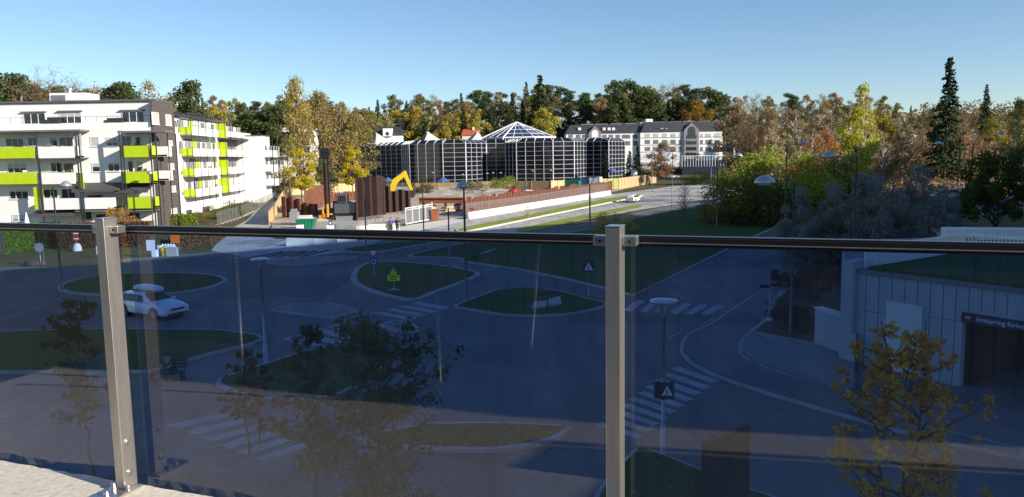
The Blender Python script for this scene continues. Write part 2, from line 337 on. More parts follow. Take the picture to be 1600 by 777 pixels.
# ------------------------------------------------------------------ terrain and roads
def build_ground():
    xs = sorted(set([-6000, -3000, -1500, -900] + list(range(-640, 641, 8)) + [900, 1500, 3000, 6000]))
    ys = sorted(set([-3000, -600, -100] + list(range(0, 620, 7)) + [800, 1400, 3000, 7000]))
    mb = MB(); vs = []
    for y in ys:
        for x in xs:
            z = hill_z(x, y)
            if y > 480: z = hill_z(x, min(y, 480)) * (1 - sstep(480, 1400, y) * .6)
            vs.append((x, y, z - .02 + (R.uniform(-.15, .25) if z > .5 else 0)))
    nx = len(xs); fs = [(j * nx + i, j * nx + i + 1, (j + 1) * nx + i + 1, (j + 1) * nx + i) for j in range(len(ys) - 1) for i in range(nx - 1)]
    mb.add(vs, fs); o = mb.obj('ground', 'rough ground', smooth=True); struct(o)
build_ground()
sheet('road', [(-75, 2), (60, 2), (60, 40), tuple(G(1340, 420)[:2]), tuple(G(1262, 345)[:2]), tuple(G(1150, 300)[:2]), tuple(G(900, 352)[:2]), tuple(G(760, 352)[:2]), tuple(G(640, 350)[:2]),
       tuple(G(500, 380)[:2]), tuple(G(330, 394)[:2]), tuple(G(200, 404)[:2]), tuple(G(120, 416)[:2]), tuple(G(-150, 420)[:2])], .0, 'asphalt')
# the avenue running off to the far right, its bus lane and the lane beyond the barrier
mA = [(640, 352), (731, 342), (820, 325), (954, 304), (1060, 290), (1130, 283), (1180, 281), (1230, 283), (1190, 296), (1130, 308), (1000, 328), (922, 342), (810, 362), (720, 372)]
sheet('avenue', gp(*mA), .008, 'worn asphalt')
md = [(712, 360), (720, 357.4), (828, 336), (922, 316), (972, 307.5), (1000, 304.5), (1004, 306.5), (965, 315), (864, 335.5), (756, 358), (730, 362.5), (715, 363)]
mb = MB(); mb.prism(gp(*md), 0, .14); struct(mb.obj('median_kerb', 'pale concrete'))
mb = MB(); mb.prism(offset(gp(*md), .28), .1, .17); struct(mb.obj('median_grass', 'median grass'))
sheet('verge_grass', gp((806, 358), (864, 346), (922, 334), (985, 322), (1000, 320), (1004, 323), (950, 335), (905, 344), (860, 356), (812, 364)), .03, 'median grass')
# side road between hoarding and mesh fence, far left
sl = [(330, 392), (352, 362), (385, 345), (405, 325), (425, 309), (437, 303), (446, 303), (441, 315), (432, 335), (423, 352), (412, 366), (430, 374), (520, 376), (600, 362), (640, 356), (560, 392), (420, 408)]
sheet('side_road', gp(*sl), .006, 'worn asphalt')
# construction ground
sheet('building_site_ground', gp((424, 352), (436, 322), (446, 300), (560, 291), (640, 292), (760, 294), (900, 292), (1000, 290), (954, 301), (731, 339), (640, 349), (520, 372), (430, 370)), .012, 'gravel')
sheet('pavement', gp((560, 372), (640, 352), (731, 338), (952, 300), (956, 303.5), (735, 343), (700, 352), (640, 364), (600, 372)), .02, 'pale concrete')
sheet('car_park', [tuple(p) for p in (gp((1462, 352), (1480, 300), (1500, 290), (1640, 286), (1760, 300), (1760, 345), (1560, 336)))], .01, 'asphalt')

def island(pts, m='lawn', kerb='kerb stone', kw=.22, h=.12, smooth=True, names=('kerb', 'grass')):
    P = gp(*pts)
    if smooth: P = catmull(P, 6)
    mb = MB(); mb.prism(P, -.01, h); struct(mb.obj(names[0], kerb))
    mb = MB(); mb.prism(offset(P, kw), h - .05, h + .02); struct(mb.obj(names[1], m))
# roundabout centre
cx, cy_ = G(222, 446).x, G(222, 446).y
pr = [(355, 437), (318, 429.5), (230, 428), (150, 433), (100, 444), (92, 455), (130, 462), (215, 464), (300, 457), (345, 446)]
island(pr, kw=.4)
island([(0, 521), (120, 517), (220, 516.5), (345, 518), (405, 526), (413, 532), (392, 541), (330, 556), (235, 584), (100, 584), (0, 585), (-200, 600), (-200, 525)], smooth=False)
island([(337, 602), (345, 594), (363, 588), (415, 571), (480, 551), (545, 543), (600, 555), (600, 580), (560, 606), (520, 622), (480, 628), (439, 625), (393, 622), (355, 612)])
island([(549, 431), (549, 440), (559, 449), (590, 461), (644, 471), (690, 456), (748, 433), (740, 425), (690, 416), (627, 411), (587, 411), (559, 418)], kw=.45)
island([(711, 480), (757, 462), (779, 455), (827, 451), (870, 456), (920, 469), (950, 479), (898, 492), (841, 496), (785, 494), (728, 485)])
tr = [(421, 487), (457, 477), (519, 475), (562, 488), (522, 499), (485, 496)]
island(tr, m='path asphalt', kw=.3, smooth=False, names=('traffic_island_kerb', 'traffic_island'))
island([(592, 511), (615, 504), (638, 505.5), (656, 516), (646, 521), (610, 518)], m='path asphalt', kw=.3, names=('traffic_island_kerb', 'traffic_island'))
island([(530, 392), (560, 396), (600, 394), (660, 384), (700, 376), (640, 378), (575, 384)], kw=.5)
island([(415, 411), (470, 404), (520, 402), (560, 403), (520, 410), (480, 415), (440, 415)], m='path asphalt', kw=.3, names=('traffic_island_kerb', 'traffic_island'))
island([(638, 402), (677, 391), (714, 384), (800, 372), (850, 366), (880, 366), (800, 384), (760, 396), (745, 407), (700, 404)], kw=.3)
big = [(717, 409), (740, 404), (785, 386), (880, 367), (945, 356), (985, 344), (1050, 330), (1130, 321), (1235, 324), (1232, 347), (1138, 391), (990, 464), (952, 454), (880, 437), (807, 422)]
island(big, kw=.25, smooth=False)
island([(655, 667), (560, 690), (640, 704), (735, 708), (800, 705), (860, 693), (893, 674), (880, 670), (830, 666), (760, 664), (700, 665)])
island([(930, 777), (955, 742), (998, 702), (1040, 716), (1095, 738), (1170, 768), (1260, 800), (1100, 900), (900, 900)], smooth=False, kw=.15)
# planting bed and footway by the garage
bed = [(1174, 521), (1193, 506), (1213, 470), (1240, 440), (1275, 405), (1330, 380), (1345, 420), (1335, 480), (1310, 555), (1268, 540)]
island(bed, m='mulch', smooth=False, kw=.16, names=('kerb', 'planting_bed'))
foot = [(1110, 508), (1075, 524), (1064, 537), (1062, 552), (1078, 570), (1110, 587), (1153, 603), (1215, 623), (1300, 648), (1450, 690), (1600, 720), (1600, 705), (1450, 670), (1335, 625), (1326, 612), (1290, 602), (1240, 590), (1199, 577), (1172, 565), (1160, 556), (1158, 545), (1163, 532), (1174, 521), (1192, 507), (1213, 470), (1236, 436), (1232, 431), (1160, 474)]
mb = MB(); P = gp(*foot); mb.prism(P, -.01, .10); struct(mb.obj('kerb', 'kerb stone')); 
mb = MB(); mb.prism(offset(P, .15), .05, .115); struct(mb.obj('pavement', 'asphalt'))
mb = MB(); P = gp((1163, 532), (1174, 523), (1268, 542), (1310, 557), (1335, 566), (1335, 612), (1290, 600), (1240, 588), (1199, 575), (1172, 563), (1160, 554), (1158, 545))
mb.prism(P, -.01, .17); struct(mb.obj('pavement', 'path asphalt'))
# painted markings
def stripes(quads, z=.006, m='paint'):
    mb = MB()
    for q in quads: mb.add([tuple(G(*p)[:2]) + (z,) for p in q], [tuple(range(len(q)))])
    struct(mb.obj('road_marking', m))
stripes([[(1046 + 24 * i, 488.5 + i * 1.2), (1057 + 24 * i, 491 + i * 1.2), (1082 + 24.5 * i, 475.5 + i * 1.6), (1069 + 24.5 * i, 473.5 + i * 1.6)] for i in range(-3, 3)])
stripes([[(1046 - 13.2 * i, 576 + 9.6 * i), (1060 - 13.2 * i, 573 + 9.6 * i), (1125 - 13.2 * i, 595 + 9.6 * i), (1112 - 13.2 * i, 599 + 9.6 * i)] for i in range(0, 10)])
stripes([[(582 + 20 * i, 490 - 5.2 * i), (594 + 20 * i, 487 - 5.2 * i), (652 + 17 * i, 497 - 5.6 * i), (640 + 17 * i, 501 - 5.6 * i)] for i in range(0, 4)])
stripes([[(262 + 27 * i, 664 + 10.5 * i), (278 + 27 * i, 669 + 10.5 * i), (366 + 24 * i, 650 + 9.5 * i), (352 + 24 * i, 645 + 9.5 * i)] for i in range(0, 6)])
stripes([[(440 + 24 * i, 530 - 6.5 * i), (453 + 24 * i, 526 - 6.5 * i), (512 + 22 * i, 541 - 7 * i), (500 + 22 * i, 545 - 7 * i)] for i in range(0, 4)])
stripes([[(392 + 19 * i, 402.5 - i * .5), (397 + 19 * i, 403.5 - i * .5), (445 + 18 * i, 393.5 - i * .5), (440 + 18 * i, 392.5 - i * .5)] for i in range(0, 5)])
stripes([[(1044, 528), (1046, 530), (1062, 521), (1060, 520)], [(1094, 508), (1096, 509), (1118, 497), (1116, 496)], [(1172, 470), (1173.5, 471), (1192, 459), (1190.5, 458)]])
stripes([[(540, 377), (543, 378.5), (650, 364), (648, 362.5)], [(700, 400), (702, 401), (790, 375), (788, 374.5)], [(355, 404), (356, 405), (400, 402), (399, 401)]])
stripes([[(1420, 345), (1424, 346.5), (1520, 336), (1516, 335)], [(1540, 333), (1544, 334), (1600, 328), (1600, 327)]], .016)
# fallen leaves, nobody could count them
mb = MB()
for i in range(420):
    a = R.random()
    if a < .55: x, y = R.gauss(0, 9), R.gauss(22, 3)
    else: x, y = R.uniform(-25, 16), R.uniform(15, 46)
    if a > .9: x, y = R.gauss(5, 3), R.gauss(19.5, 1.5)
    s = R.uniform(.035, .075); t = R.uniform(0, 6.3); z = .16 + R.uniform(0, .02)
    mb.add([(x + s * math.cos(t + k * 1.57), y + s * .7 * math.sin(t + k * 1.57), z + R.uniform(0, .03)) for k in range(4)], [(0, 1, 2, 3)])
o = mb.obj('fallen_leaves', LEAF); o.color = (.42, .27, .08, 1); tag(o, 'pale yellow leaves scattered over the road and grass islands', 'leaves', kind='stuff')

# ------------------------------------------------------------------ terrace and glass railing in front of the camera
PA = PD(177, 351, 2.85); PA.z = 0; PB = PD(965, 372, 2.18); PB.z = 0
U = (PB - PA).normalized(); N = Vector((-U.y, U.x, 0));       # N points out to the street
ZR = H - .232; ZC = PD(177 + 14, 762, 2.83).z                  # rail top, curb top
SP = (PB - PA).length
ZF = H - 1.62
def T(u, n, z): p = PA + U * u + N * n; return (p.x, p.y, z)
def tbox(mb, u0, u1, n0, n1, z0, z1):
    mb.hexa([T(u0, n0, z0), T(u1, n0, z0), T(u1, n1, z0), T(u0, n1, z0), T(u0, n0, z1), T(u1, n0, z1), T(u1, n1, z1), T(u0, n1, z1)])
# curb: rough edged concrete
mb = MB(); nu = 260; u0, u1 = -3.2, 8.2; prof = [(-.55, ZF), (-.545, ZC - .012), (-.53, ZC), (-.40, ZC), (-.25, ZC), (-.12, ZC), (-.05, ZC), (.012, ZC), (.028, ZC - .02), (.03, ZF - .3)]
for i in range(nu):
    u = u0 + (u1 - u0) * i / (nu - 1)
    for j, (n_, z_) in enumerate(prof):
        e = R.uniform(-.007, .005) if j >= 7 and j < 9 else (R.uniform(-.0006, .0006) if 1 < j < 9 else 0)
        mb.v.append(T(u, n_ + e, z_ + (R.uniform(-.0009, .0007) if 1 < j < 9 else 0)))
k = len(prof)
for i in range(nu - 1):
    for j in range(k - 1): mb.f.append((i * k + j, i * k + j + 1, (i + 1) * k + j + 1, (i + 1) * k + j))
o = mb.obj('terrace_curb', 'terrace curb'); recenter(o); struct(o)
mb = MB(); tbox(mb, -3.2, 8.2, -3.25, -.552, ZF - .3, ZF); o = mb.obj('terrace_floor', 'terrace slab'); recenter(o); struct(o)
# own building: clad wall behind the camera and body below
bw = thing('apartment_wall', 'dark clad house wall behind the terrace', 'wall', T(.8, -3.3, ZF))
mb = MB()
for i in range(88):
    a = -3.2 + i * .13; tbox(mb, a, a + .118, -3.25, -3.205, ZF + .01, ZF + 2.7)
mb.obj('cladding', 'cladding', bw)
mb = MB(); tbox(mb, -3.2, 8.2, -3.6, -3.252, ZF - .3, ZF + 2.9); mb.obj('wall', 'grey panel', bw)
mb = MB(); tbox(mb, -3.2, 8.2, -9, -.0, 0, ZF - .302); mb.obj('base', 'garage concrete', bw)
sc_ = thing('shade_screen', 'solid unseen screen added to shade the terrace floor at right', 'screen', T(5.5, -1.5, ZF))  # unseen screen, added only to cast its shadow across the terrace floor
mb = MB(); mb.hexa([T(5.85, -2.45, ZF + .05), T(5.9, -2.45, ZF + .05), T(5.42, -.64, ZF + .05), T(5.37, -.64, ZF + .05), T(5.85, -2.45, ZF + 1.85), T(5.9, -2.45, ZF + 1.85), T(5.42, -.64, ZF + 1.85), T(5.37, -.64, ZF + 1.85)]); mb.obj('panel', 'grey panel', sc_)
for (u, nn) in ((5.88, -2.5), (5.4, -.6)): mb = MB(); mb.tube([T(u, nn, ZF), T(u, nn, ZF + 1.9)], .03, 8); mb.obj('post', 'galvanised', sc_)
for i, (u, nn, hh) in enumerate([(.2, -2.2, .75), (.76, -2.3, 1.25), (-1.4, -2.2, 1.3)]):
    mb = MB(); mb.tube([T(u, nn, ZF), T(u + (.12 if i == 1 else 0), nn, ZF + hh)] + ([T(u + .17, nn, ZF + 1.42), T(u + .27, nn, ZF + 1.56), T(u + .40, nn, ZF + 1.62)] if i == 1 else []), .012, 8)
    o = mb.obj('slim_post', 'galvanised', smooth=True); recenter(o)
    tag(o, ['short', 'tallest', 'mid height'][i] + ' slim metal post standing on the terrace floor behind the railing', 'post')

gr_ = thing('glass_railing', 'glass terrace railing with brushed steel posts and a black handrail on the pale curb', 'railing', T(SP / 2, 0, ZC))
for i in (-1, 0, 1, 2):
    u = i * SP
    mb = MB(); tbox(mb, u - .021, u + .021, -.062, .0, ZC + .012, ZR + .032); p = mb.obj('post', 'brushed steel', gr_, bevel=.002)
    if i == 0: p['label'] = 'steel post at left with its bolted foot in view'
    mb = MB(); tbox(mb, u - .0225, u + .0225, -.0635, .0015, ZR + .0325, ZR + .0355); mb.obj('end_cap', 'clip steel', p, bevel=.001)
    mb = MB(); tbox(mb, u - .055, u + .05, -.155, .0, ZC + .003, ZC + .011); mb.obj('base_plate', 'clip steel', p, bevel=.002)
    for (du, dn) in ((-.036, -.06), (-.0, -.125), (.036, -.06)):
        mb = MB(); c = T(u + du, dn, ZC); mb.lathe(c, [(.013, .0115), (.013, .014), (.0095, .0145), (.0095, .026), (.007, .03), (.001, .0305)], 12); mb.obj('bolt', 'clip steel', p, smooth=False)
    for zz in (ZC + .07, ZC + .19):
        mb = MB(); a = Vector(T(u + .0215, -.035, zz)); mb.tube([a, a + U * .004, a + U * .0045, a + U * .010], [.013, .013, .008, .0075], 12); mb.obj('bolt', 'clip steel', p)
    for sg in (-1, 1):
        mb = MB(); a, b = (u + .0225, u + .062) if sg > 0 else (u - .062, u - .0225)
        tbox(mb, a, b, -.040, -.002, ZR - .022, ZR + .006); mb.obj('clip', 'clip steel', p, bevel=.0025)
        mb = MB(); a = Vector(T(u + sg * .042, -.0405, ZR - .009)); mb.tube([a, a - N * .0015], .0042, 10); mb.obj('grub_screw', 'black', p)
for i in (-1, 0, 1):
    a, b = i * SP + .026, (i + 1) * SP - .026
    mb = MB(); tbox(mb, a, b, .044, .054, ZC - .45, ZR - .031); g = mb.obj('glass_pane', 'tinted glass', gr_)
    mb = MB(); tbox(mb, a, b, .028, .070, ZR - .030, ZR - .004); tbox(mb, a, b, .034, .064, ZR - .003, ZR); mb.obj('handrail', 'rail black', gr_, bevel=.003)
    mb = MB(); tbox(mb, a, b, .0255, .0275, ZR - .021, ZR - .018); mb.obj('trim_strip', 'brushed steel', gr_)
# ------------------------------------------------------------------ big office block beyond the right edge; its shadow lies over the junction
BR = [(61, -27.5), (39.3, 19), (48, 23), (68, 40), (101, 62), (133, 116), (142, 90), (150, -27.5)]
ob = thing('office_block', 'tall pale office block beyond the right edge that shades the junction', 'building', (90, 20, 0))
mb = MB(); mb.prism(BR, 0, 36.5); mb.obj('wall', 'office wall', ob)
mb = MB()
for k in range(9): mb.prism(offset(BR, -.05), 1.4 + k * 3.9, 3.3 + k * 3.9)
mb.obj('window_band', 'dark glass', ob)
mb = MB(); mb.prism(offset(BR, -.15), 36.5, 36.8); mb.obj('roof', 'roof felt', ob)

# ------------------------------------------------------------------ helpers for facades
class Frame:                                        # u along the facade, o outwards, z up (world)
    def __init__(s, O, ud):
        s.O = Vector((O[0], O[1], 0)); s.u = Vector((ud[0], ud[1], 0)).normalized(); s.n = Vector((s.u.y, -s.u.x, 0))
    def P(s, u, o, z): p = s.O + s.u * u + s.n * o; return (p.x, p.y, z)
    def box(s, mb, u0, u1, o0, o1, z0, z1):
        mb.hexa([s.P(u0, o0, z0), s.P(u1, o0, z0), s.P(u1, o1, z0), s.P(u0, o1, z0), s.P(u0, o0, z1), s.P(u1, o0, z1), s.P(u1, o1, z1), s.P(u0, o1, z1)][::1])
    def uz(s, px, py, o=0.):                        # where the ray through a pixel meets the plane at offset o
        d = ray(px, py); C = Vector((0, 0, H)); t = ((s.O + s.n * o - C).dot(s.n)) / d.dot(s.n); p = C + d * t
        return (p - s.O).dot(s.u), p.z
def window(F, par, u0, u1, z0, z1, o=0., parts=2, blind=0., name='window', fr='white paint', glass='dark glass'):
    mb = MB(); f = .07
    F.box(mb, u0, u1, o, o + .09, z0, z0 + f); F.box(mb, u0, u1, o, o + .09, z1 - f, z1)
    for k in range(parts + 1):
        c = u0 + (u1 - u0 - f) * k / parts; F.box(mb, c, c + f, o, o + .085, z0 + f, z1 - f)
    F.box(mb, u0 - .06, u1 + .06, o, o + .16, z0 - .05, z0 - .002)
    wo = mb.obj(name, fr, par)
    mb = MB(); F.box(mb, u0 + .02, u1 - .02, o + .005, o + .045, z0 + .02, z1 - .02); mb.obj('pane', glass, wo)
    if blind: mb = MB(); F.box(mb, u0 + .03, u1 - .03, o + .046, o + .056, z1 - .05 - (z1 - z0) * blind, z1 - .05); mb.obj('blind', 'blind', wo)
    return wo
def balcony(F, par, u0, u1, z, depth=2.1, m='white panel', h=1.35, o=0., side='white panel', slab=True, end0=None, end1=None):
    mb = MB(); F.box(mb, u0, u1, o + .02, o + depth, z - .22, z); b = mb.obj('balcony', 'pale concrete', par)
    mb = MB(); F.box(mb, u0 + .08, u1 - .08, o + depth, o + depth + .05, z - .25, z - .25 + h); mb.obj('front_panel', m, b)
    for uu, mm in ((u0, end0), (u1 - .05, end1)):
        if mm:
            mb = MB(); F.box(mb, uu, uu + .05, o + .06, o + depth, z - .25, z - .25 + h); mb.obj('end_panel', mm, b)
    mb = MB(); F.box(mb, u0 + .05, u1 - .05, o + depth - .03, o + depth + .03, z - .25 + h + .04, z - .25 + h + .08); mb.obj('rail', 'dark metal', b)
    return b
def awning(F, par, u0, u1, z, o, drop=1.1, out=1.5):
    mb = MB(); mb.hexa([F.P(u0, o, z - .08), F.P(u1, o, z - .08), F.P(u1, o + out, z - drop - .08), F.P(u0, o + out, z - drop - .08), F.P(u0, o, z), F.P(u1, o, z), F.P(u1, o + out, z - drop), F.P(u0, o + out, z - drop)])
    F.box(mb, u0, u1, o + out, o + out + .04, z - drop - .28, z - drop + .04); mb.obj('awning', 'awning', par)

# ------------------------------------------------------------------ apartment block facing the camera (left)
Y1 = 105.
F1 = Frame((0, Y1), (1, 0))
def q1(x, y, o=0.): return F1.uz(x / 2.989, 100 + y / 2.989, o)      # pixel in the 0..280 x 100..360 crop
xr = q1(697, 180)[0]; zt = q1(400, 178)[1]
a1 = thing('apartment_building', 'white rendered apartment block with lime green and white balconies and a brown brick end wall', 'building', (-62, Y1 + 6, 0))
zm = q1(400, 277)[1]
mb = MB(); mb.box(-92, xr - .02, Y1, Y1 + 6.4, 0, zm); mb.box(-92, xr - .02, Y1 + 1.2, Y1 + 6.4, zm + .002, zt); mb.obj('wall', 'white render', a1)
mb = MB(); mb.box(xr - .018, xr + .35, Y1 - .02, Y1 + 6.6, 0, zt + .05); mb.obj('brick_end_wall', 'brown brick', a1)
mb = MB(); mb.box(-92, xr + .37, Y1 + .9, Y1 + 6.7, zt + .052, zt + .32); rf = mb.obj('roof', 'roof felt', a1)
u0, z0 = q1(188, 176); u1, z1 = q1(353, 138)
mb = MB(); mb.box(u0, u1, Y1 + 2.2, Y1 + 6, zt + .3, z1 + .3); c = mb.obj('plant_room', 'white panel', rf)
mb = MB(); mb.box(u0 + .3, u0 + 2.2, Y1 + 2.1, Y1 + 2.18, zt + .5, z1); mb.obj('louvre', 'galvanised', rf)
mb = MB(); mb.lathe((u0 + 1.8, Y1 + 4, z1 + .3), [(.35, 0), (.35, .5), (.6, .55), (.6, .7), (.1, .8)], 12); mb.obj('vent_cowl', 'galvanised', rf)
for k in range(3):
    mb = MB(); mb.tube([(u0 - 14 + k * 9, Y1 + 4, zt + .3), (u0 - 14 + k * 9, Y1 + 4, zt + 1.2)], .12, 8); mb.obj('vent_pipe', 'galvanised', rf)
# penthouse terrace railing and windows (set back)
mb = MB(); F1.box(mb, -92, xr, -.05, -.02, zm + .85, zm + .9)
for k in range(30): F1.box(mb, -92 + k * 1.45, -92 + k * 1.45 + .04, -.05, -.02, zm, zm + .85)
mb.obj('terrace_railing', 'dark metal', a1)
for (x0, y0, x1, y1, n, bl) in [(113, 230, 212, 275, 3, 0), (282, 226, 380, 272, 3, .4), (572, 222, 672, 270, 3, 0), (-120, 230, -20, 275, 3, 0)]:
    ua, za = q1(x0, y1, -1.2); ub, zb = q1(x1, y0, -1.2); window(F1, a1, ua, ub, zm + .05, zb, -1.2, n, bl)
    mb = MB(); F1.box(mb, ua - .2, ub + .2, -1.18, -.85, zb + .1, zb + .25); mb.obj('awning_case', 'grey panel', a1)
for (x0, y0, x1, y1, n, bl) in [(30, 347, 112, 388, 3, 0), (133, 343, 175, 385, 2, 0), (235, 343, 268, 385, 1, .3), (278, 341, 342, 385, 2, 0), (425, 340, 462, 386, 1, .9), (432, 462, 468, 505, 1, .4),
        (500, 342, 550, 385, 2, .6), (507, 460, 558, 503, 2, .2), (570, 335, 612, 384, 2, 0), (634, 340, 660, 384, 1, 0), (38, 463, 122, 510, 3, .5), (240, 460, 290, 506, 2, 0), (300, 462, 345, 508, 1, 0),
        (600, 452, 622, 504, 1, 0), (640, 455, 668, 504, 1, .5), (48, 587, 132, 632, 3, .2), (60, 702, 140, 735, 3, .7), (206, 585, 270, 628, 2, 0), (290, 582, 352, 628, 2, 0), (440, 610, 480, 625, 1, 0),
        (600, 692, 655, 726, 2, 0), (450, 700, 500, 735, 1, 0), (380, 690, 430, 730, 1, 0), (-160, 345, -70, 388, 3, 0), (-160, 463, -70, 510, 3, .4), (-160, 585, -70, 632, 3, 0)]:
    ua, za = q1(x0, y1); ub, zb = q1(x1, y0); window(F1, a1, ua, ub, za, zb, 0, n, bl)
LB = 'lime panel'; WB = 'white panel'
for (x0, x1, yt, m, e0, e1) in [(-150, 163, 392, LB, LB, LB), (165, 350, 388, WB, None, WB), (-150, 172, 513, LB, LB, LB), (172, 352, 510, WB, None, WB), (185, 530, 630, WB, WB, WB),
        (558, 700, 384, LB, LB, LB), (564, 706, 505, LB, LB, LB), (572, 716, 624, LB, LB, LB)]:
    ua, za = q1(x0, yt, 2.1); ub, _ = q1(x1, yt, 2.1); h = 1.5; balcony(F1, a1, ua, ub, za - h + .25, 2.1, m, h, 0, end0=e0, end1=e1)
for (x0, x1, yt, yb) in [(165, 198, 575, 680), (366, 388, 508, 590)]:
    ua, za = q1(x0, yb, 1.9); ub, zb = q1(x1, yt, 1.9); mb = MB(); F1.box(mb, ua, ub, 1.85, 1.95, za, zb); mb.obj('lime_screen', LB, a1)
for (x, yt, yb) in [(165, 330, 735), (350, 318, 735), (362, 318, 735), (553, 312, 730), (566, 312, 730), (695, 312, 730), (722, 318, 725), (180, 440, 730)]:
    ua, za = q1(x, yt, 2.2); mb = MB(); F1.box(mb, ua, ua + .14, 2.16, 2.3, 0, za); mb.obj('balcony_post', 'dark metal', a1)
for (x0, x1, y) in [(-150, 375, 319), (548, 772, 318)]:
    ua, za = q1(x0, y, 2.3); ub, _ = q1(x1, y, 2.3); mb = MB(); F1.box(mb, ua, ub, .02, 2.32, za - .12, za + .12); mb.obj('canopy', 'grey panel', a1)
for (x0, x1, y) in [(150, 375, 442), (560, 720, 686), (350, 500, 688)]:
    ua, za = q1(x0, y, 2.15); ub, _ = q1(x1, y, 2.15); mb = MB(); F1.box(mb, ua, ub, .02, 2.12, za - .1, za + .05); mb.obj('slab_edge', 'grey panel', a1)
for (x0, x1, yt, yb) in [(372, 560, 556, 608), (567, 695, 558, 612), (176, 350, 684, 722)]:
    ua, za = q1(x0, yt, .2); ub, zb = q1(x1, yb, 2.2); awning(F1, a1, ua, ub, za, .1, za - zb - .6, 2.3)
ua, za = q1(352, 430, 1.2); ub, zb = q1(378, 322, 1.2); mb = MB(); F1.box(mb, ua, ub, 1.2, 1.25, za, zb); mb.obj('glass_screen', 'blind', a1)
# side (brick) face
FS = Frame((xr + .35, Y1), (0, 1))
def qs(x, y, o=0.): return FS.uz(x / 2.989, 100 + y / 2.989, o)
for (x0, y0, x1, y1) in [(710, 228, 738, 282), (775, 238, 797, 288), (788, 464, 810, 494), (797, 568, 818, 600), (783, 358, 803, 382), (800, 672, 824, 700)]:
    ua, za = qs(x0, y1); ub, zb = qs(x1, y0); window(FS, a1, ua, ub, za, zb, 0, 1, .0, fr='white paint', glass='blind')
for (x0, x1, yt) in [(735, 800, 384), (735, 806, 500)]:
    ua, za = qs(x0, yt, 1.5); ub, _ = qs(x1, yt, 1.5); balcony(FS, a1, max(ua, .1), ub, za - 1.1, 1.5, WB, 1.35, 0, end0=WB)
for x, yt, yb in [(0, 0, 0), (1, 0, 0)]:
    mb = MB(); FS.box(mb, .4 + x * 2.6, .52 + x * 2.6, 1.5, 1.62, 0, qs(735, 325)[1]); mb.obj('balcony_post', 'dark metal', a1)
# parasol on the ground floor patio
u, z = q1(121, 690, 4.); um = thing('patio_parasol', 'closed white parasol on the patio under the green balconies', 'parasol', (u, Y1 - 4, 0))
mb = MB(); mb.tube([(u, Y1 - 4, 0), (u, Y1 - 4, z)], .04, 6); mb.obj('pole', 'galvanised', um)
mb = MB(); mb.lathe((u, Y1 - 4, 0), [(.36, z - 2.3), (.42, z - 2.1), (.2, z - .9), (.04, z - .1), (.01, z)], 10); mb.obj('canopy', 'white panel', um)

# ------------------------------------------------------------------ receding apartment block
O2 = (-55.6, 118.); F2 = Frame(O2, (-.078, 1))
DEP = 2.1
def q2(x, y, o=DEP): return F2.uz(240 + x / 2.878, 100 + y / 2.878, o)
a2 = thing('apartment_building', 'long white apartment block whose lime ended balconies run back from the street', 'building', (-60, 140, 0))
ub2 = q2(440, 400)[0]; zt2 = 16.4
mb = MB(); F2.box(mb, 6, ub2 + 1, -12, 0, 0, 15.0); mb.obj('wall', 'white render', a2)
mb = MB(); F2.box(mb, 6, ub2 - 12, -11.5, -1.2, 15.002, 17.0); mb.obj('penthouse_wall', 'white panel', a2)
mb = MB(); F2.box(mb, 6, ub2 - 11.7, -11.8, -.6, 17.002, 17.25); mb.obj('roof', 'roof felt', a2)
uA0, _ = q2(100, 300); uA1, _ = q2(183, 300); 
edges = [q2(x, 400)[0] for x in (172, 298, 322, 337, 440)]
for k, z in enumerate((13.9, 10.25, 6.75, 3.2)):
    e = edges
    balcony(F2, a2, q2(172, 300)[0], e[1], z, DEP, WB, 1.4, end0=LB)
    mb = MB(); F2.box(mb, e[1] + .1, e[2], DEP - .02, DEP + .06, z - .25, z + 1.15); mb.obj('lime_panel', LB, a2)
    balcony(F2, a2, e[3], e[4], z, DEP, WB, 1.4, end0=WB, end1=WB)
    n = 15
    for j in range(n):
        u = 8 + (ub2 - 8) * j / n; window(F2, a2, u + .3, u + 2.5, z + .05, z + 2.45, 0, 3, R.choice([0, 0, .4, .7]))
    mb = MB(); F2.box(mb, edges[0] + 6 + k, edges[0] + 7.8 + k, .02, .12, z, z + 2.6); mb.obj('lime_screen', LB, a2)
    mb = MB(); F2.box(mb, edges[3] - .4, edges[3] - .3, .1, 2.0, z, z + 2.6); mb.obj('lime_screen', LB, a2)
mb = MB(); F2.box(mb, edges[3] + .1, edges[4], .02, .1, 8, 13.6); mb.obj('recess_shade_panel', 'grey panel', a2)  # grey sheet puts the recess shade into the wall colour
for k, z in enumerate((13.9, 10.25, 6.75, 3.2)):
    mb = MB(); F2.box(mb, edges[0] + 1 + 2 * k, edges[0] + 6 + k, .011, .05, z, z + 2.9); mb.obj('recess_shade_panel', 'grey panel', a2)  # more grey sheets painting the shade of the recess behind the balconies
for k in range(11):
    u = edges[0] + (edges[4] - edges[0]) * k / 10
    mb = MB(); F2.box(mb, u, u + .08, DEP + .06, DEP + .14, 0, 17.4 if k < 7 else 14.6); mb.obj('balcony_post', 'dark metal', a2)
mb = MB()
F2.box(mb, edges[0] - 1, edges[2], DEP - .1, DEP + .1, 17.3, 17.42); F2.box(mb, edges[0] - 1, edges[2], .1, .22, 17.3, 17.42)
for k in range(14): u = edges[0] - 1 + (edges[2] - edges[0]) * k / 13; F2.box(mb, u, u + .1, -.6, DEP, 17.25, 17.3)
mb.obj('pergola', 'dark metal', a2)
awning(F2, a2, edges[3], edges[4] - 2, 14.6, .1, .9, 2.8)
for (x, d) in ((0, 3), (7.5, 8)):
    mb = MB(); F2.box(mb, edges[0] + x, edges[0] + x + d, DEP + .1, DEP + .2, .2, 1.7); mb.obj('patio_wall', WB, a2)
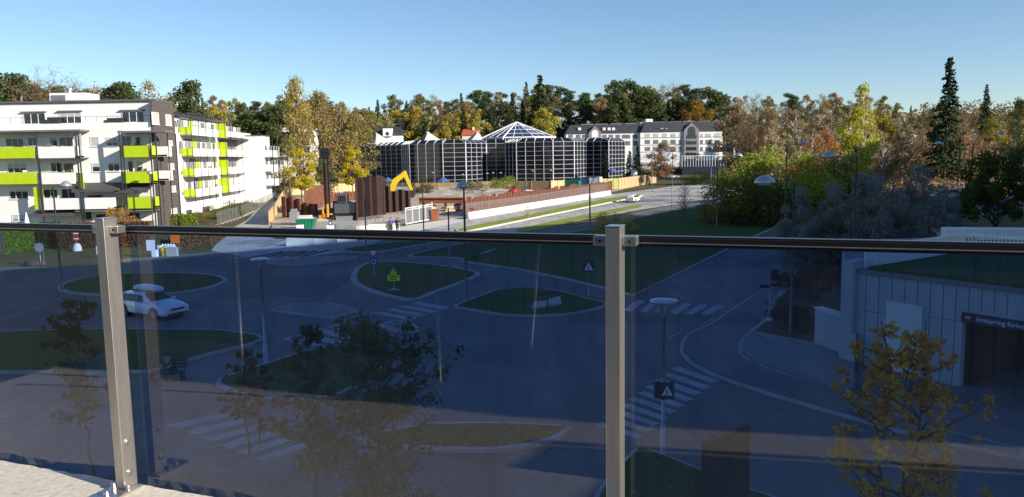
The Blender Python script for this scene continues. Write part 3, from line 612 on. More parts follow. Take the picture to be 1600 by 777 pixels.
# block 3
D3 = 168.; x3 = PD(379, 240, D3).x; x4 = PD(410, 240, D3).x; z3 = PD(400, 213, D3).z
a3 = thing('apartment_building', 'tall narrow white apartment block at the far end, with a blank white end wall', 'building', (x3 - 4, D3 + 9, 0))
F3 = Frame((x4, D3), (-.078, 1))
def q3(x, y, o=0.): return F3.uz(240 + x / 2.878, 100 + y / 2.878, o)
L3 = q3(560, 400, 1.8)[0]
mb = MB(); F3.box(mb, 0, L3, -16, 0, 0, z3); mb.obj('wall', 'white render', a3)
mb = MB(); F3.box(mb, -.1, L3 + .1, -16.1, .1, z3 + .002, z3 + .25); mb.obj('roof', 'roof felt', a3)
for k, yt in enumerate((392, 457, 522)):
    z = q3(530, yt, 1.8)[1] - 1.1; balcony(F3, a3, 1.2, L3, z, 1.8, WB, 1.5, end0=WB, end1=WB)
    for j in range(4): window(F3, a3, 1.8 + j * 4, 4.6 + j * 4, z + .1, z + 2.3, 0, 3)
for j in range(4):
    mb = MB(); F3.box(mb, 1.2 + j * 5, 1.34 + j * 5, 1.86, 2.0, 0, z3 - .5); mb.obj('balcony_post', 'dark metal', a3)
# yellow and grey block far behind the poplars
D4 = 262.; a4 = thing('office_building', 'pale office block with a bright yellow bay, half hidden behind the tall autumn trees', 'building', (PD(430, 240, D4).x, D4 + 6, 0))
F4 = Frame((0, D4), (1, 0))
def q4(x, y): return F4.uz(240 + x / 2.878, 100 + y / 2.878)
ua, zt4 = q4(455, 286); ub, _ = q4(700, 286)
mb = MB(); F4.box(mb, ua, ub, -12, 0, 0, zt4); mb.obj('wall', 'white panel', a4)
mb = MB(); F4.box(mb, ua - .2, ub + .2, -12.2, .2, zt4, zt4 + .5); mb.obj('roof', 'roof felt', a4)
uy0, zy = q4(515, 292); uy1, _ = q4(565, 292); mb = MB(); F4.box(mb, uy0, uy1, .01, .4, q4(500, 395)[1], zy); mb.obj('yellow_bay', 'yellow facade', a4)
for j, y in enumerate((318, 352, 384)):
    for x in list(range(470, 515, 18)) + [530, 553] + list(range(580, 690, 18)):
        u, z = q4(x, y); mb = MB(); o_ = .42 if 515 < x < 565 else .02
        F4.box(mb, u - 1., u + 1., o_, o_ + .1, z - .9, z + .9); mb.obj('window', 'dark glass', a4)

# ------------------------------------------------------------------ glass office complex
PL = [(572, 322), (628, 304), (640, 291), (692, 284), (727.6, 284), (760, 299), (790, 299), (807, 288), (864, 284), (897, 287), (916, 302), (951, 297), (976, 314)]
GP = [PD(px, 240, D) for px, D in PL]; ZG = 14.3
gb = thing('glass_office_building', 'dark mirrored glass office complex with white grid mullions and a glass pyramid', 'building', (0, 315, 0))
GP = [(p.x, p.y) for p in GP]
poly = GP + [(GP[-1][0] + 4, 352), (GP[0][0] - 2, 352)]
mb = MB(); mb.prism(poly, 0, ZG); mb.obj('glazing', 'office glass', gb)
mg = MB(); sl_ = MB()
for i in range(len(GP) - 1):
    a, b = Vector((*GP[i], 0)), Vector((*GP[i + 1], 0)); L = (b - a).length; F = Frame(a, b - a)
    n = max(1, round(L / 3.7))
    for k in range(n + 1):
        u = L * k / n; t = .11 if 0 < k < n else .2
        F.box(mg, u - t / 2, u + t / 2, .0, .22, 0, ZG)
    for k in range(9):
        z = .9 + k * 1.66; F.box(mg, 0, L, .01, .15, z - .04, z + .04)
    sl_.hexa([F.P(0, .1, ZG), F.P(L, .1, ZG), F.P(L, -2.4, ZG + .01), F.P(0, -2.4, ZG + .01), F.P(0, .05, ZG + .1), F.P(L, .05, ZG + .1), F.P(L, -2.2, ZG + 1.3), F.P(0, -2.2, ZG + 1.3)])
    for k in range(n + 1):
        u = L * k / n; mg.hexa([F.P(u - .08, .12, ZG), F.P(u + .08, .12, ZG), F.P(u + .08, -2.2, ZG + 1.3), F.P(u - .08, -2.2, ZG + 1.3), F.P(u - .08, .12, ZG + .2), F.P(u + .08, .12, ZG + .2), F.P(u + .08, -2.2, ZG + 1.5), F.P(u - .08, -2.2, ZG + 1.5)])
mg.obj('mullion_grid', 'white paint', gb); sl_.obj('sloped_glazing', 'office glass', gb)
mb = MB(); mb.prism(offset(poly, 2.4), ZG, ZG + 1.1); mb.obj('roof', 'roof felt', gb)
# pyramid
ap = PD(807, 191, 318); bl = PD(752, 216, 312); br = PD(868, 215, 312); zb = (bl.z + br.z) / 2; hw = (br.x - bl.x) / 2; cxp = (br.x + bl.x) / 2; cyp = 318
base = [(cxp + hw * math.cos(math.pi / 8 + k * math.pi / 4) * 1.08, cyp + hw * math.sin(math.pi / 8 + k * math.pi / 4) * .9) for k in range(8)]
mb = MB(); mb.prism(base, ZG, zb); dr = mb.obj('atrium_drum', 'office glass', gb)
mb = MB(); mb.add([(x, y, zb) for x, y in base] + [tuple(ap)], [(k, (k + 1) % 8, 8) for k in range(8)]); py = mb.obj('glass_pyramid', 'pyramid glass', gb)
mb = MB()
for k in range(8):
    A, B = Vector((*base[k], zb)), Vector((*base[(k + 1) % 8], zb)); mb.tube([A, ap], .3, 6); mb.tube([A, B], .35, 6); mb.tube([A, A - Vector((0, 0, zb - ZG))], .3, 6)
    for f in (.25, .5, .75): mb.tube([A.lerp(ap, f), B.lerp(ap, f)], .14, 4)
    for f in (.33, .66): mb.tube([A.lerp(B, f), ap.lerp(A.lerp(B, f), .08)], .12, 4); mb.tube([A.lerp(B, f), A.lerp(B, f) - Vector((0, 0, zb - ZG))], .14, 4)
mb.obj('pyramid_frame', 'white paint', gb)
# white triangular roof lights on the complex
for (xa, xp, xb, yp, yb, D) in [(574, 588, 616, 207.5, 229, 318), (650, 668, 693, 205.5, 223, 300), (726, 746, 758, 205, 221, 312)]:
    A, Pk, B = PD(xa, yb, D), PD(xp, yp, D), PD(xb, yb, D); mb = MB(); d = 9
    A2 = A + Vector((-1.2, d, 0)); P2 = Pk + Vector((-1, d, -1.5)); B2 = B + Vector((-1, d, 0))
    for v in (A, B, A2, B2): v.z = ZG + .9
    mb.add([A, Pk, B, A2, P2, B2], [(0, 2, 1), (3, 4, 5), (0, 1, 4, 3), (1, 2, 5, 4), (0, 3, 5, 2)]); rl = mb.obj('roof_light', 'white panel', gb)
    M = (A * .96 + Pk * .04); mb = MB(); mb.add([A.lerp(Pk, .08) + Vector((.0, -.03, .0)), A.lerp(Pk, .9) + Vector((0, -.03, 0)), Pk.lerp(B, .0) + Vector((0, -.03, -.6)), A.lerp(B, .3) + Vector((0, -.03, .35))], [(0, 1, 2, 3)])
    mb.obj('pane', 'dark glass', rl)
# terrace canopy tables etc in front of the complex: blue parasols
for i, (px, py, D, ww) in enumerate([(606, 283, 262, 13), (692, 283, 262, 15), (956, 268, 255, 13), (1150, 243, 300, 0)]):
    if not ww: continue
    top = PD(px, py - 6, D); r = ww * D / 1200 * .75; b = thing('parasol', ['faded blue parasol by the left wing of the glass offices', 'blue parasol in front of the middle wing of the glass offices', 'blue parasol right of the conifer by the glass offices'][i], 'parasol', (top.x, D, 0), group='blue parasols in front of the glass offices')
    mb = MB(); mb.tube([(top.x, D, 0), (top.x, D, top.z - .3)], .08, 6); mb.obj('pole', 'galvanised', b)
    mb = MB(); mb.lathe((top.x, D, 0), [(r, top.z - 1.5), (r * .96, top.z - 1.35), (.1, top.z)], 8); mb.obj('canopy', 'blue fabric', b)

# ------------------------------------------------------------------ hotel-like block with slate roof
D5 = 385.; F5 = Frame((0, D5), (1, 0))
def q5(x, y, o=0.): return F5.uz(860 + x / 3.237, 100 + y / 3.237, o)
hb = thing('slate_roofed_building', 'long white building with dark slate mansard roof and two grey gables', 'building', (PD(1010, 240, D5).x, D5 + 8, 0))
zr = (q5(480, 300)[1] + q5(480, 345)[1] * 0); zt5 = q5(480, 303)[1]; ze = q5(480, 346)[1]; u0 = q5(80, 346)[0]; um = q5(465, 346)[0]; u1 = q5(872, 346)[0]
def mansard(par, ua, ub, oa, ob_, ze, zt):
    mb = MB(); i = 2.6; mb.hexa([F5.P(ua, oa, ze), F5.P(ub, oa, ze), F5.P(ub, ob_, ze), F5.P(ua, ob_, ze), F5.P(ua + i, oa - i, zt), F5.P(ub - i, oa - i, zt), F5.P(ub - i, ob_ + i, zt), F5.P(ua + i, ob_ + i, zt)])
    return mb.obj('roof', 'slate roof', par)
zeL = q5(200, 352)[1]; ztL = q5(200, 312)[1]
mb = MB(); F5.box(mb, u0, um, -16, -2, 0, zeL); F5.box(mb, um - 1, u1, -16, 0, 0, ze); mb.obj('wall', 'white panel', hb)
mansard(hb, u0 - .4, um + 1.5, -1.6, -16.4, zeL + .01, ztL + .6); mansard(hb, um - .8, u1 + .4, .4, -16.4, ze + .01, zt5 + .8)
for y in (375, 411, 446):
    ua, z = q5(470, y); mb = MB(); F5.box(mb, um - 1.02, u1 + .02, .005, .12, z - .12, z + .12); mb.obj('band', 'grey panel', hb)
for y0, y1, oo in ((352, 374, 0), (384, 405, 0), (420, 440, 0)):
    for x in (478, 520, 565, 608, 650, 757, 785, 830):
        wd = 26 if x not in (650, 757) else 14; ua, za = q5(x, y1); ub, zb = q5(x + wd, y0); mb = MB(); F5.box(mb, ua, ub, .01, .1, za, zb); mb.obj('window', 'blind' if y0 == 352 else 'grey panel', hb)
for y0, y1 in ((358, 378), (390, 412)):
    for x in (92, 130, 160, 262, 295, 330, 362, 382, 420):
        ua, za = q5(x, y1, -2); ub, zb = q5(x + 22, y0, -2); mb = MB(); F5.box(mb, ua, ub, -1.99, -1.9, za, zb); mb.obj('window', 'grey panel', hb)
for (x0, x1, xa, yb, yt, ysh, oo) in [(195, 258, 227, 385, 312, 348, -1.9), (672, 748, 711, 476, 297, 335, .1)]:
    ua, za = q5(x0, yb); ub, _ = q5(x1, yb); zs = q5(x0, ysh)[1]; zp = q5(xa, yt)[1]; um_ = (ua + ub) / 2
    mb = MB(); za = 0; pts = [(ua, za), (ub, za), (ub, zs), (um_, zp), (ua, zs)]
    vs = [F5.P(u, oo + .9, z) for u, z in pts] + [F5.P(u, oo - 5, z) for u, z in pts]
    mb.add(vs, [(0, 1, 2, 3, 4), (9, 8, 7, 6, 5)] + [(i, i + 5, (i + 1) % 5 + 5, (i + 1) % 5) for i in range(5)]); gbl = mb.obj('gable', 'hotel grey', hb)
    mb = MB(); r = (ub - ua) * .26; zc = zs - .2; pts = [(um_ - r, zc - r * 1.3), (um_ + r, zc - r * 1.3)] + [(um_ + r * math.cos(t), zc + r * math.sin(t)) for t in [k * math.pi / 8 for k in range(9)]]
    mb.add([F5.P(u, oo + .95, z) for u, z in pts] + [F5.P(u, oo + .8, z) for u, z in pts], [tuple(range(len(pts)))] + [(i, i + len(pts), (i + 1) % len(pts) + len(pts), (i + 1) % len(pts)) for i in range(len(pts))]); mb.obj('arched_window', 'white panel' if oo < 0 else 'dark glass', gbl)
    if oo > 0:
        for k in range(5):
            mb = MB(); z = zc - 4 - k * 2.9; F5.box(mb, um_ - r * 1.3, um_ + r * 1.3, oo + .91, oo + 1, z, z + 1.6); mb.obj('window', 'dark glass', gbl)
for x in list(range(535, 660, 24)) + [752, 780, 806]:
    ua, za = q5(x, 330); ub, zb = q5(x + 13, 314); mb = MB(); mb.hexa([F5.P(ua, -1.0, za), F5.P(ub, -1.0, za), F5.P(ub, -2, zb), F5.P(ua, -2, zb), F5.P(ua, -.4, za + .2), F5.P(ub, -.4, za + .2), F5.P(ub, -1.6, zb + .3), F5.P(ua, -1.6, zb + .3)]); mb.obj('skylight', 'white paint' if x % 5 else 'dark glass', hb)
for x in (140, 265, 290, 312):
    ua, za = q5(x, 336, -2); ub, zb = q5(x + 15, 322, -2); mb = MB(); F5.box(mb, ua, ub, -3.2, -2.2, za, zb); mb.obj('skylight', 'white paint', hb)
ua, za = q5(492, 302); ub, zb = q5(527, 276); mb = MB(); F5.box(mb, ua, ub, -10, -5, za - 1, zb); mb.obj('roof_plant', 'white panel', hb)
for x in range(160, 850, 75):
    ua, za = q5(x, 303); mb = MB(); F5.box(mb, ua, ua + 6, -9, -5, zt5 - 1.2, zt5 + 1.1 if x > 450 else ztL + 1); mb.obj('roof_unit', 'galvanised', hb)
# low dark blue glazed entrance in front of it
D6 = 330.; F6 = Frame((0, D6), (1, 0)); pb = thing('glazed_pavilion', 'low blue glass pavilion with sloping roof beside the slate roofed building', 'building', (PD(1130, 250, D6).x, D6, 0))
def q6(x, y): return F6.uz(x, y)
ua, zb6 = q6(1066, 241); ub, zt6 = q6(1148, 236); mb = MB(); F6.box(mb, ua, ub, -6, 0, 0, 6.); mb.obj('glazing', 'dark sheen', pb)
mb = MB()
for k in range(20): u = ua + (ub - ua) * k / 19; F6.box(mb, u - .08, u + .08, .01, .12, 3.4, 8.)
F6.box(mb, ua, ub, .01, .14, 7.9, 8.1); mb.obj('railing', 'white paint', pb)
uc, zc = q6(1113, 238); ud, zd = q6(1148, 224); mb = MB(); mb.add([F6.P(uc, 0, zc), F6.P(ud, 0, zc), F6.P(ud, 0, zd), F6.P(uc + 4, 0, zd - .5), F6.P(uc, -7, zc), F6.P(ud, -7, zc), F6.P(ud, -7, zd), F6.P(uc + 4, -7, zd - .5)], [(0, 1, 2, 3), (7, 6, 5, 4), (0, 4, 5, 1), (1, 5, 6, 2), (2, 6, 7, 3), (3, 7, 4, 0)]); mb.obj('roof', 'dark sheen', pb)
ue, zf = q6(1145, 219); mb = MB(); F6.box(mb, ue, ue + 1.5, .1, 1.4, 0, zf); mb.obj('pillar', 'white panel', pb)
# two houses in the wood
for (xa, xb, ye, yt, D, rm, wm, lab_) in [(587, 628, 212, 198, 345, 'slate roof', 'white panel', 'white house with black roof and round dormer behind the glass offices'), (720, 750, 212, 202, 340, 'tile red', 'pale concrete', 'house with orange red tiled roof behind the glass offices')]:
    A = PD(xa, ye, D); B = PD(xb, ye, D); zt_ = PD(xa, yt, D).z; h = thing('house', lab_, 'house', ((A.x + B.x) / 2, D + 4, 0))
    mb = MB(); mb.box(A.x + .5, B.x - .5, D + .4, D + 8, 0, A.z); mb.obj('wall', wm, h)
    mb = MB(); mb.add([(A.x, D, A.z), (B.x, D, A.z), (B.x, D + 8.4, A.z), (A.x, D + 8.4, A.z), (A.x + .8, D + 4, zt_), (B.x - .8, D + 4, zt_)], [(0, 1, 5, 4), (2, 3, 4, 5), (1, 2, 5), (3, 0, 4), (3, 2, 1, 0)]); rr = mb.obj('roof', rm, h)
    if rm == 'slate roof':
        c = PD((xa + xb) / 2 - 2, 207, D); mb = MB(); mb.box(c.x - 2, c.x + 2, D - .6, D + 3, A.z - .4, zt_ - .9); mb.obj('dormer', 'white panel', rr)
        mb = MB(); mb.tube([(c.x, D - .61, c.z - .6), (c.x, D - .66, c.z - .6)], .8, 12); mb.obj('round_window', 'dark glass', rr)
    else:
        mb = MB(); mb.box(A.x + 5, A.x + 5.9, D + 3, D + 4, zt_ - .5, zt_ + 1); mb.obj('chimney', 'pale concrete', rr)

# ------------------------------------------------------------------ parking garage at right
W0 = G(1334, 566); zg = None
D_ = ray(1333, 421); zg = H + D_.z * (math.hypot(W0.x, W0.y) / math.hypot(D_.x, D_.y))
W1r = G(1600, 453, zg); W0 = Vector((W0.x, W0.y, 0)); ud = Vector((W1r.x - W0.x, W1r.y - W0.y, 0)).normalized()
FG = Frame(W0, ud)
if FG.n.x > 0: FG.n = -FG.n
LG = (Vector((W1r.x, W1r.y, 0)) - W0).length + 1.2
def qg(px, py, o=0.): return FG.uz(px, py, o)
gr = thing('parking_garage', 'grey concrete parking garage with planted roof and a no entry sign over its opening', 'garage', FG.P(3, -4, 0))
uo, _ = qg(1504, 500); zo = qg(1504, 502)[1]
ug0 = qg(1384, 520)[0]; ug1 = qg(1440, 520)[0]; zgt = qg(1412, 474)[1]
mb = MB(); FG.box(mb, 0, uo, -9, 0, 0, zg - .15); FG.box(mb, uo, LG, -9, 0, zo, zg - .15); FG.box(mb, uo, LG, -9, -5, 0, zo - .002); mb.obj('wall', 'garage concrete', gr)
mb = MB(); FG.box(mb, uo, LG, -4.99, -.2, -.02, .03); mb.obj('ramp', 'asphalt', gr)
mb = MB(); FG.box(mb, uo + .25, LG, -4.985, -4.9, .031, zo - .01); FG.box(mb, uo + .002, uo + .2, -4.98, -.3, .031, zo - .01); mb.obj('opening_shade', 'black', gr)  # black sheets paint the shade inside the garage opening
mb = MB()
n = 13
for k in range(1, n):
    px = 1333 + (1600 - 1333) * k / n * .985; u = qg(px, 450)[0]; FG.box(mb, u - .012, u + .012, .0, .006, 0 if u < uo else zo + .45, zg - .16)
us = qg(1360, 480)[0]; FG.box(mb, .2, ug0 - .05, .0, .006, qg(1360, 487)[1], qg(1360, 487)[1] + .02); FG.box(mb, ug1 + .05, uo, .0, .006, qg(1480, 500)[1], qg(1480, 500)[1] + .02)
mb.obj('panel_joints', 'dark metal', gr)
mb = MB(); FG.box(mb, -.1, LG, -9.1, .08, zg - .148, zg); mb.obj('coping', 'grey panel', gr)
mb = MB(); FG.box(mb, .3, LG, -8.8, -.3, zg + .002, zg + .12); mb.obj('planted_roof', 'lawn', gr)
mb = MB(); FG.box(mb, ug0, ug1, .0, .05, .02, zgt); dr = mb.obj('door', 'pale concrete', gr)
mb = MB(); FG.box(mb, ug0 + .06, ug0 + .12, .05, .1, .9, 1.1); mb.obj('handle', 'dark metal', dr)
zs0 = qg(1504, 502)[1]; mb = MB(); FG.box(mb, uo - .02, LG, .01, .07, zs0, zs0 + .36); sg = mb.obj('sign', 'navy', gr)
rz = math.atan2(ud.y, ud.x); u, z = qg(1512, 500)
t = text('lettering', 'Innkjøring forbudt', .245, 'white paint', sg, (0, 0, 0), (0, 0, 0), .004, 'LEFT')
p = FG.P(qg(1527, 505)[0], .08, zs0 + .17); inv = world_m(sg).inverted()
t.location = inv @ Vector(p); t.rotation_euler = (math.pi / 2, 0, rz)
mb = MB(); c = Vector(FG.P(qg(1513.5, 500)[0], .072, zs0 + .18)); mb.tube([c, c + FG.n * .01], .12, 20); mb.obj('no_entry_disc', 'red paint', sg)
mb = MB(); cc = qg(1513.5, 500)[0]; FG.box(mb, cc - .085, cc + .085, .083, .09, zs0 + .16, zs0 + .20); mb.obj('no_entry_bar', 'white paint', sg)
# slim pillar at left end, low wall and kerb block
mb = MB(); FG.box(mb, -.55, -.012, -.9, .25, 0, zg + .35); mb.obj('end_pillar', 'garage concrete', gr)
lw = thing('retaining_wall', 'low pale concrete wall stepping down beside the planting bed', 'wall', G(1300, 550), 0)
a = G(1272, 541); b = G(1334, 562); b = Vector((b.x - .25, b.y + .1, 0)); zl = ztop(a.x, a.y, 482); FW = Frame(a, b - a)
mb = MB(); FW.box(mb, 0, (b - a).length, -.35, 0, 0, zl); mb.obj('wall', 'garage concrete', lw)
mb = MB(); FW.box(mb, -.04, (b - a).length + .02, -.39, .04, zl + .002, zl + .07); mb.obj('coping', 'pale concrete', lw)
bt = thing('concrete_block', 'waist high pale concrete block at the foot of the garage wall', 'block', G(1322, 590)); a = G(1310, 566); b = G(1334, 570); zz = ztop(a.x, a.y, 519)
mb = MB(); P_ = [tuple(a[:2]), tuple(G(1335, 572)[:2]), tuple(G(1336, 560)[:2]), tuple(G(1318, 556)[:2])]; mb.prism(P_, .17, zz); mb.obj('block', 'concrete', bt)
# picket railing round the roof
pf = thing('picket_fence', 'white picket railing along the back of the planted garage roof', 'fence', FG.P(3, -8, zg))
mb = MB(); 
for k in range(70):
    u = .1 + k * (LG + 4) / 70; o_ = -8.9 ; FG.box(mb, u, u + .06, o_ - .03, o_, zg, zg + .95)
for k in range(50):
    o_ = -8.8 + k * 8.4 / 50; FG.box(mb, -.02, .02, o_, o_ + .06, zg, zg + .95)
mb.obj('pickets', 'white panel', pf)
mb = MB(); FG.box(mb, 0, LG + 4, -8.895, -8.86, zg + .8, zg + .87); FG.box(mb, .021, .05, -8.8, -.4, zg + .8, zg + .87); mb.obj('rail', 'white panel', pf)
# pale building edge beyond the garage roof
c = PD(1479, 372, 52); rb = thing('low_flat_building', 'low building with pale flat parapet beyond the garage roof', 'building', (c.x + 8, 54, 0))
zpt = PD(1480, 358, 50).z; zpb = PD(1480, 374, 50).z
x0 = PD(1479, 365, 50).x
FP_ = Frame((x0, 50), (1, -.30)); 
mb = MB(); FP_.box(mb, 0, 26, -1.5, 0, zpb, zpt); mb.obj('parapet', 'white panel', rb)
mb = MB(); FP_.box(mb, .3, 25.7, -8.7, -.3, 0, zpb - .002); mb.obj('wall', 'garage concrete', rb)
# low grey wall running left from it
c0 = PD(1320, 382, 47); rw = thing('garden_wall', 'long low grey panel wall behind the willow and the railing', 'wall', (c0.x + 4, 47, 0)); Fq = Frame((c0.x, 47), (1, 0.05)); zq = PD(1479, 366, 47).z; 
mb = MB(); Fq.box(mb, 0, x0 - c0.x + .5, -.3, 0, 0, zq - .3); mb.obj('wall', 'garage concrete', rw)
# ------------------------------------------------------------------ plants
def leaf_mesh(name, P, size, flat=0., asp=.55):
    n = len(P); P = np.asarray(P); size = np.broadcast_to(size, (n,))
    a = NR.normal(size=(n, 3)); a[:, 2] *= (1 - flat); a /= np.linalg.norm(a, axis=1)[:, None]
    b = NR.normal(size=(n, 3)); b[:, 2] *= (1 - flat); b -= a * (a * b).sum(1)[:, None]; b /= np.linalg.norm(b, axis=1)[:, None]
    s = (size * NR.uniform(.65, 1.3, n))[:, None]; A = a * s; B = b * s * asp
    V = np.stack([P - A, P + B - A * .1, P + A, P - B - A * .1], 1).reshape(-1, 3)
    me = bpy.data.meshes.new(name); me.vertices.add(4 * n); me.vertices.foreach_set('co', V.ravel())
    me.loops.add(4 * n); me.loops.foreach_set('vertex_index', np.arange(4 * n, dtype=np.int32))
    me.polygons.add(n); me.polygons.foreach_set('loop_start', np.arange(0, 4 * n, 4, dtype=np.int32)); me.polygons.foreach_set('loop_total', np.full(n, 4, dtype=np.int32))
    me.materials.append(LEAF); me.update(); me.validate(); return me
def blobs(C, rad, n, shell=.55):
    """n points in clumps C (centres) with radii rad"""
    C = np.asarray(C, float); rad = np.asarray(rad, float); wgt = rad.prod(1) ** .66 if rad.ndim == 2 else rad ** 2; wgt = wgt / wgt.sum()
    i = NR.choice(len(C), n, p=wgt); d = NR.normal(size=(n, 3)); d /= np.linalg.norm(d, axis=1)[:, None]
    r = NR.uniform(shell, 1, n) ** .8; rr = rad[i] if rad.ndim == 2 else rad[i][:, None]
    return C[i] + d * r[:, None] * rr
def limb(mb, p0, p1, r0, r1, k=5, sag=.0, seg=4, wob=.04):
    p0, p1 = Vector(p0), Vector(p1); L = (p1 - p0).length; pts = []; rs = []
    for i in range(seg + 1):
        t = i / seg; p = p0.lerp(p1, t); 
        if 0 < i < seg: p += Vector((R.gauss(0, wob), R.gauss(0, wob), R.gauss(0, wob))) * L
        p.z -= sag * L * math.sin(t * math.pi); pts.append(p); rs.append(r0 + (r1 - r0) * t)
    mb.tube(pts, rs, k, cap=False); return pts
PRO = {}
def proto(kind, var):
    """meshes of unit height (crown, trunk)"""
    key = (kind, var)
    if key in PRO: return PRO[key]
    mb = MB(); C = []; rd = []; q = lambda s: NR.normal(0, s)
    if kind == 'pine':
        lean = q(.02); top = (lean, q(.02), .97); limb(mb, (0, 0, 0), top, .011, .004, 6, 0, 5, .01)
        for k in range(30):
            z = .34 + .64 * k / 29; r = (.17 if z < .8 else .09) * R.uniform(.55, 1.15); t = R.uniform(0, 6.3)
            c = (lean * z + r * math.cos(t), r * math.sin(t), z); C.append(c); rd.append((.10 * R.uniform(.8, 1.3), .10 * R.uniform(.8, 1.3), .055)); limb(mb, (lean * z, 0, z - .04), c, .006, .002, 3, 0, 2)
        P = blobs(C, rd, 4200, .2); me = leaf_mesh('crown', P, .017, .2, .55); bark = 'pine bark'
    elif kind == 'spruce':
        limb(mb, (0, 0, 0), (0, 0, .99), .016, .002, 6, 0, 4, .003); P = []
        for k in range(30):
            z = .07 + .92 * (k / 29) ** .92; r = .19 * (1 - z) ** .8 + .012; nb = 9 if z < .8 else 6
            for j in range(nb):
                t = R.uniform(0, 6.3); rr = r * R.uniform(.7, 1.15)
                for i in range(int(6 + 11 * rr / .19)):
                    f = R.uniform(.1, 1) ** .7; P.append((rr * f * math.cos(t) + R.gauss(0, .006), rr * f * math.sin(t) + R.gauss(0, .006), z - .25 * rr * f + R.gauss(0, .006)))
        me = leaf_mesh('crown', P, .019, .35, .5); bark = 'bark'
    elif kind in ('leafy', 'poplar', 'sparse'):
        W_ = {'leafy': .30, 'poplar': .17, 'sparse': .24}[kind]; base = {'leafy': .22, 'poplar': .12, 'sparse': .25}[kind]
        limb(mb, (0, 0, 0), (q(.02), q(.02), .95), .011, .002, 6, 0, 6, .008)
        for k in range(42):
            z = base + (1 - base) * R.uniform(0, 1); prof = math.sin(min(1, (z - base) / (1 - base) * .9 + .12) * math.pi) ** .6
            r = W_ * prof * R.uniform(.3, 1.0); t = R.uniform(0, 6.3); c = (r * math.cos(t), r * math.sin(t), min(.96, z)); s = R.uniform(.05, .09)
            C.append(c); rd.append((s, s, s * .9)); limb(mb, (0, 0, max(base * .8, z - r * 1.0 - .04)), c, .007, .002, 3, -.05, 3)
            if kind != 'leafy':
                for j in range(5): limb(mb, c, (c[0] * 1.15 + q(.03), c[1] * 1.15 + q(.03), c[2] + R.uniform(.02, .09)), .0022, .0008, 3, 0, 1)
        P = blobs(C, rd, {'leafy': 4600, 'poplar': 3000, 'sparse': 2200}[kind], .3); me = leaf_mesh('crown', P, .015 if kind == 'leafy' else .0095 if kind == 'poplar' else .0115, 0, .6); bark = {'leafy': 'bark', 'poplar': 'twig', 'sparse': 'birch bark'}[kind]
    elif kind == 'bare':
        limb(mb, (0, 0, 0), (q(.02), q(.02), .9), .011, .003, 6, 0, 6, .01); ends = []
        for k in range(26):
            z = .25 + .6 * k / 25; t = k * 2.4 + q(.3); r = .25 * math.sin((z - .1) * 3) * R.uniform(.6, 1.1); e = (r * math.cos(t), r * math.sin(t), min(.97, z + .16)); limb(mb, (0, 0, z), e, .006, .002, 3, -.05, 3); ends.append(((0, 0, z), e))
        P = []
        for (a, b) in ends:
            for j in range(9):
                f = R.uniform(.3, 1); p = Vector(a).lerp(Vector(b), f); e = p + Vector((q(.05), q(.05), abs(q(.06)) + .02)); limb(mb, p, e, .0016, .0006, 3, 0, 2)
                P.append(tuple(e)); P += [tuple(e + Vector((q(.02), q(.02), q(.02)))) for _ in range(5)]
        me = leaf_mesh('crown', P, .016, 0, .10); bark = 'twig'
    elif kind == 'bush':
        for k in range(46):
            t = R.uniform(0, 6.3); r = .5 * R.uniform(.1, 1) ** .6; z = R.uniform(.08, .9) * math.sqrt(max(.15, 1 - (r / .56) ** 2)); C.append((r * math.cos(t), r * math.sin(t), z)); rd.append(R.uniform(.09, .16))
            limb(mb, (r * .2 * math.cos(t), r * .2 * math.sin(t), 0), C[-1], .01, .003, 3, 0, 2)
        P = blobs(C, rd, 4200, .5); me = leaf_mesh('crown', P, .019, 0, .6); bark = 'twig'
    tm = mb.mesh('trunk'); tm.materials.append(MATS[bark])
    for p in tm.polygons: p.use_smooth = True
    PRO[key] = (me, tm); return PRO[key]
NV = {'pine': 4, 'spruce': 2, 'leafy': 4, 'poplar': 2, 'sparse': 3, 'bare': 3, 'bush': 3}
NAME = {'pine': 'pine_tree', 'spruce': 'spruce_tree', 'leafy': 'autumn_tree', 'poplar': 'poplar_tree', 'sparse': 'birch_tree', 'bare': 'bare_tree', 'bush': 'bush'}
def plant(kind, x, y, z, h, w, col, label, group=None, name=None, cat=None, crown=None, var=None, trunk='trunk'):
    me, tm = proto(kind, R.randrange(NV[kind]) if var is None else var)
    o = thing(name or NAME[kind], label, cat or ('bush' if kind == 'bush' else 'tree'), (x, y, z), R.uniform(0, 6.28), group); o.scale = (w, w, h)
    t = bpy.data.objects.new('stems' if kind == 'bush' else 'trunk', tm); COL.objects.link(t); t.parent = o
    c = bpy.data.objects.new('foliage' if kind == 'bush' else 'crown', crown or me); COL.objects.link(c); c.parent = o; c.color = (*col, 1)
    return o
def at(kind, px, D, top, col, label, w=None, group=None, **k):
    x = (px - 800) / 1200 * D; z = hill_z(x, D) if D > 120 else 0
    h = max(1.2, ztop(x, D, top) - z); x = PD(px, 245, D).x
    return plant(kind, x, D, z - .1, h, h * (w or 1), col, label, group, **k)
def jit(c, s=.18): f = R.uniform(1 - s, 1 + s); return tuple(max(0, v * f * R.uniform(.92, 1.08)) for v in c)
GR_P = (.10, .13, .045); GR_S = (.040, .068, .028); OL = (.27, .24, .055); YE = (.44, .35, .055); RU = (.38, .22, .075); BR_ = (.36, .25, .125); YG = (.20, .22, .03); GO = (.32, .19, .02)

CW = {GR_P: 'dark green', GR_S: 'dark green', OL: 'olive', YE: 'yellow', RU: 'rust', BR_: 'tan'}
def cword(c): return CW.get(c, 'brown' if c[1] < c[0] * .85 else 'greenish')
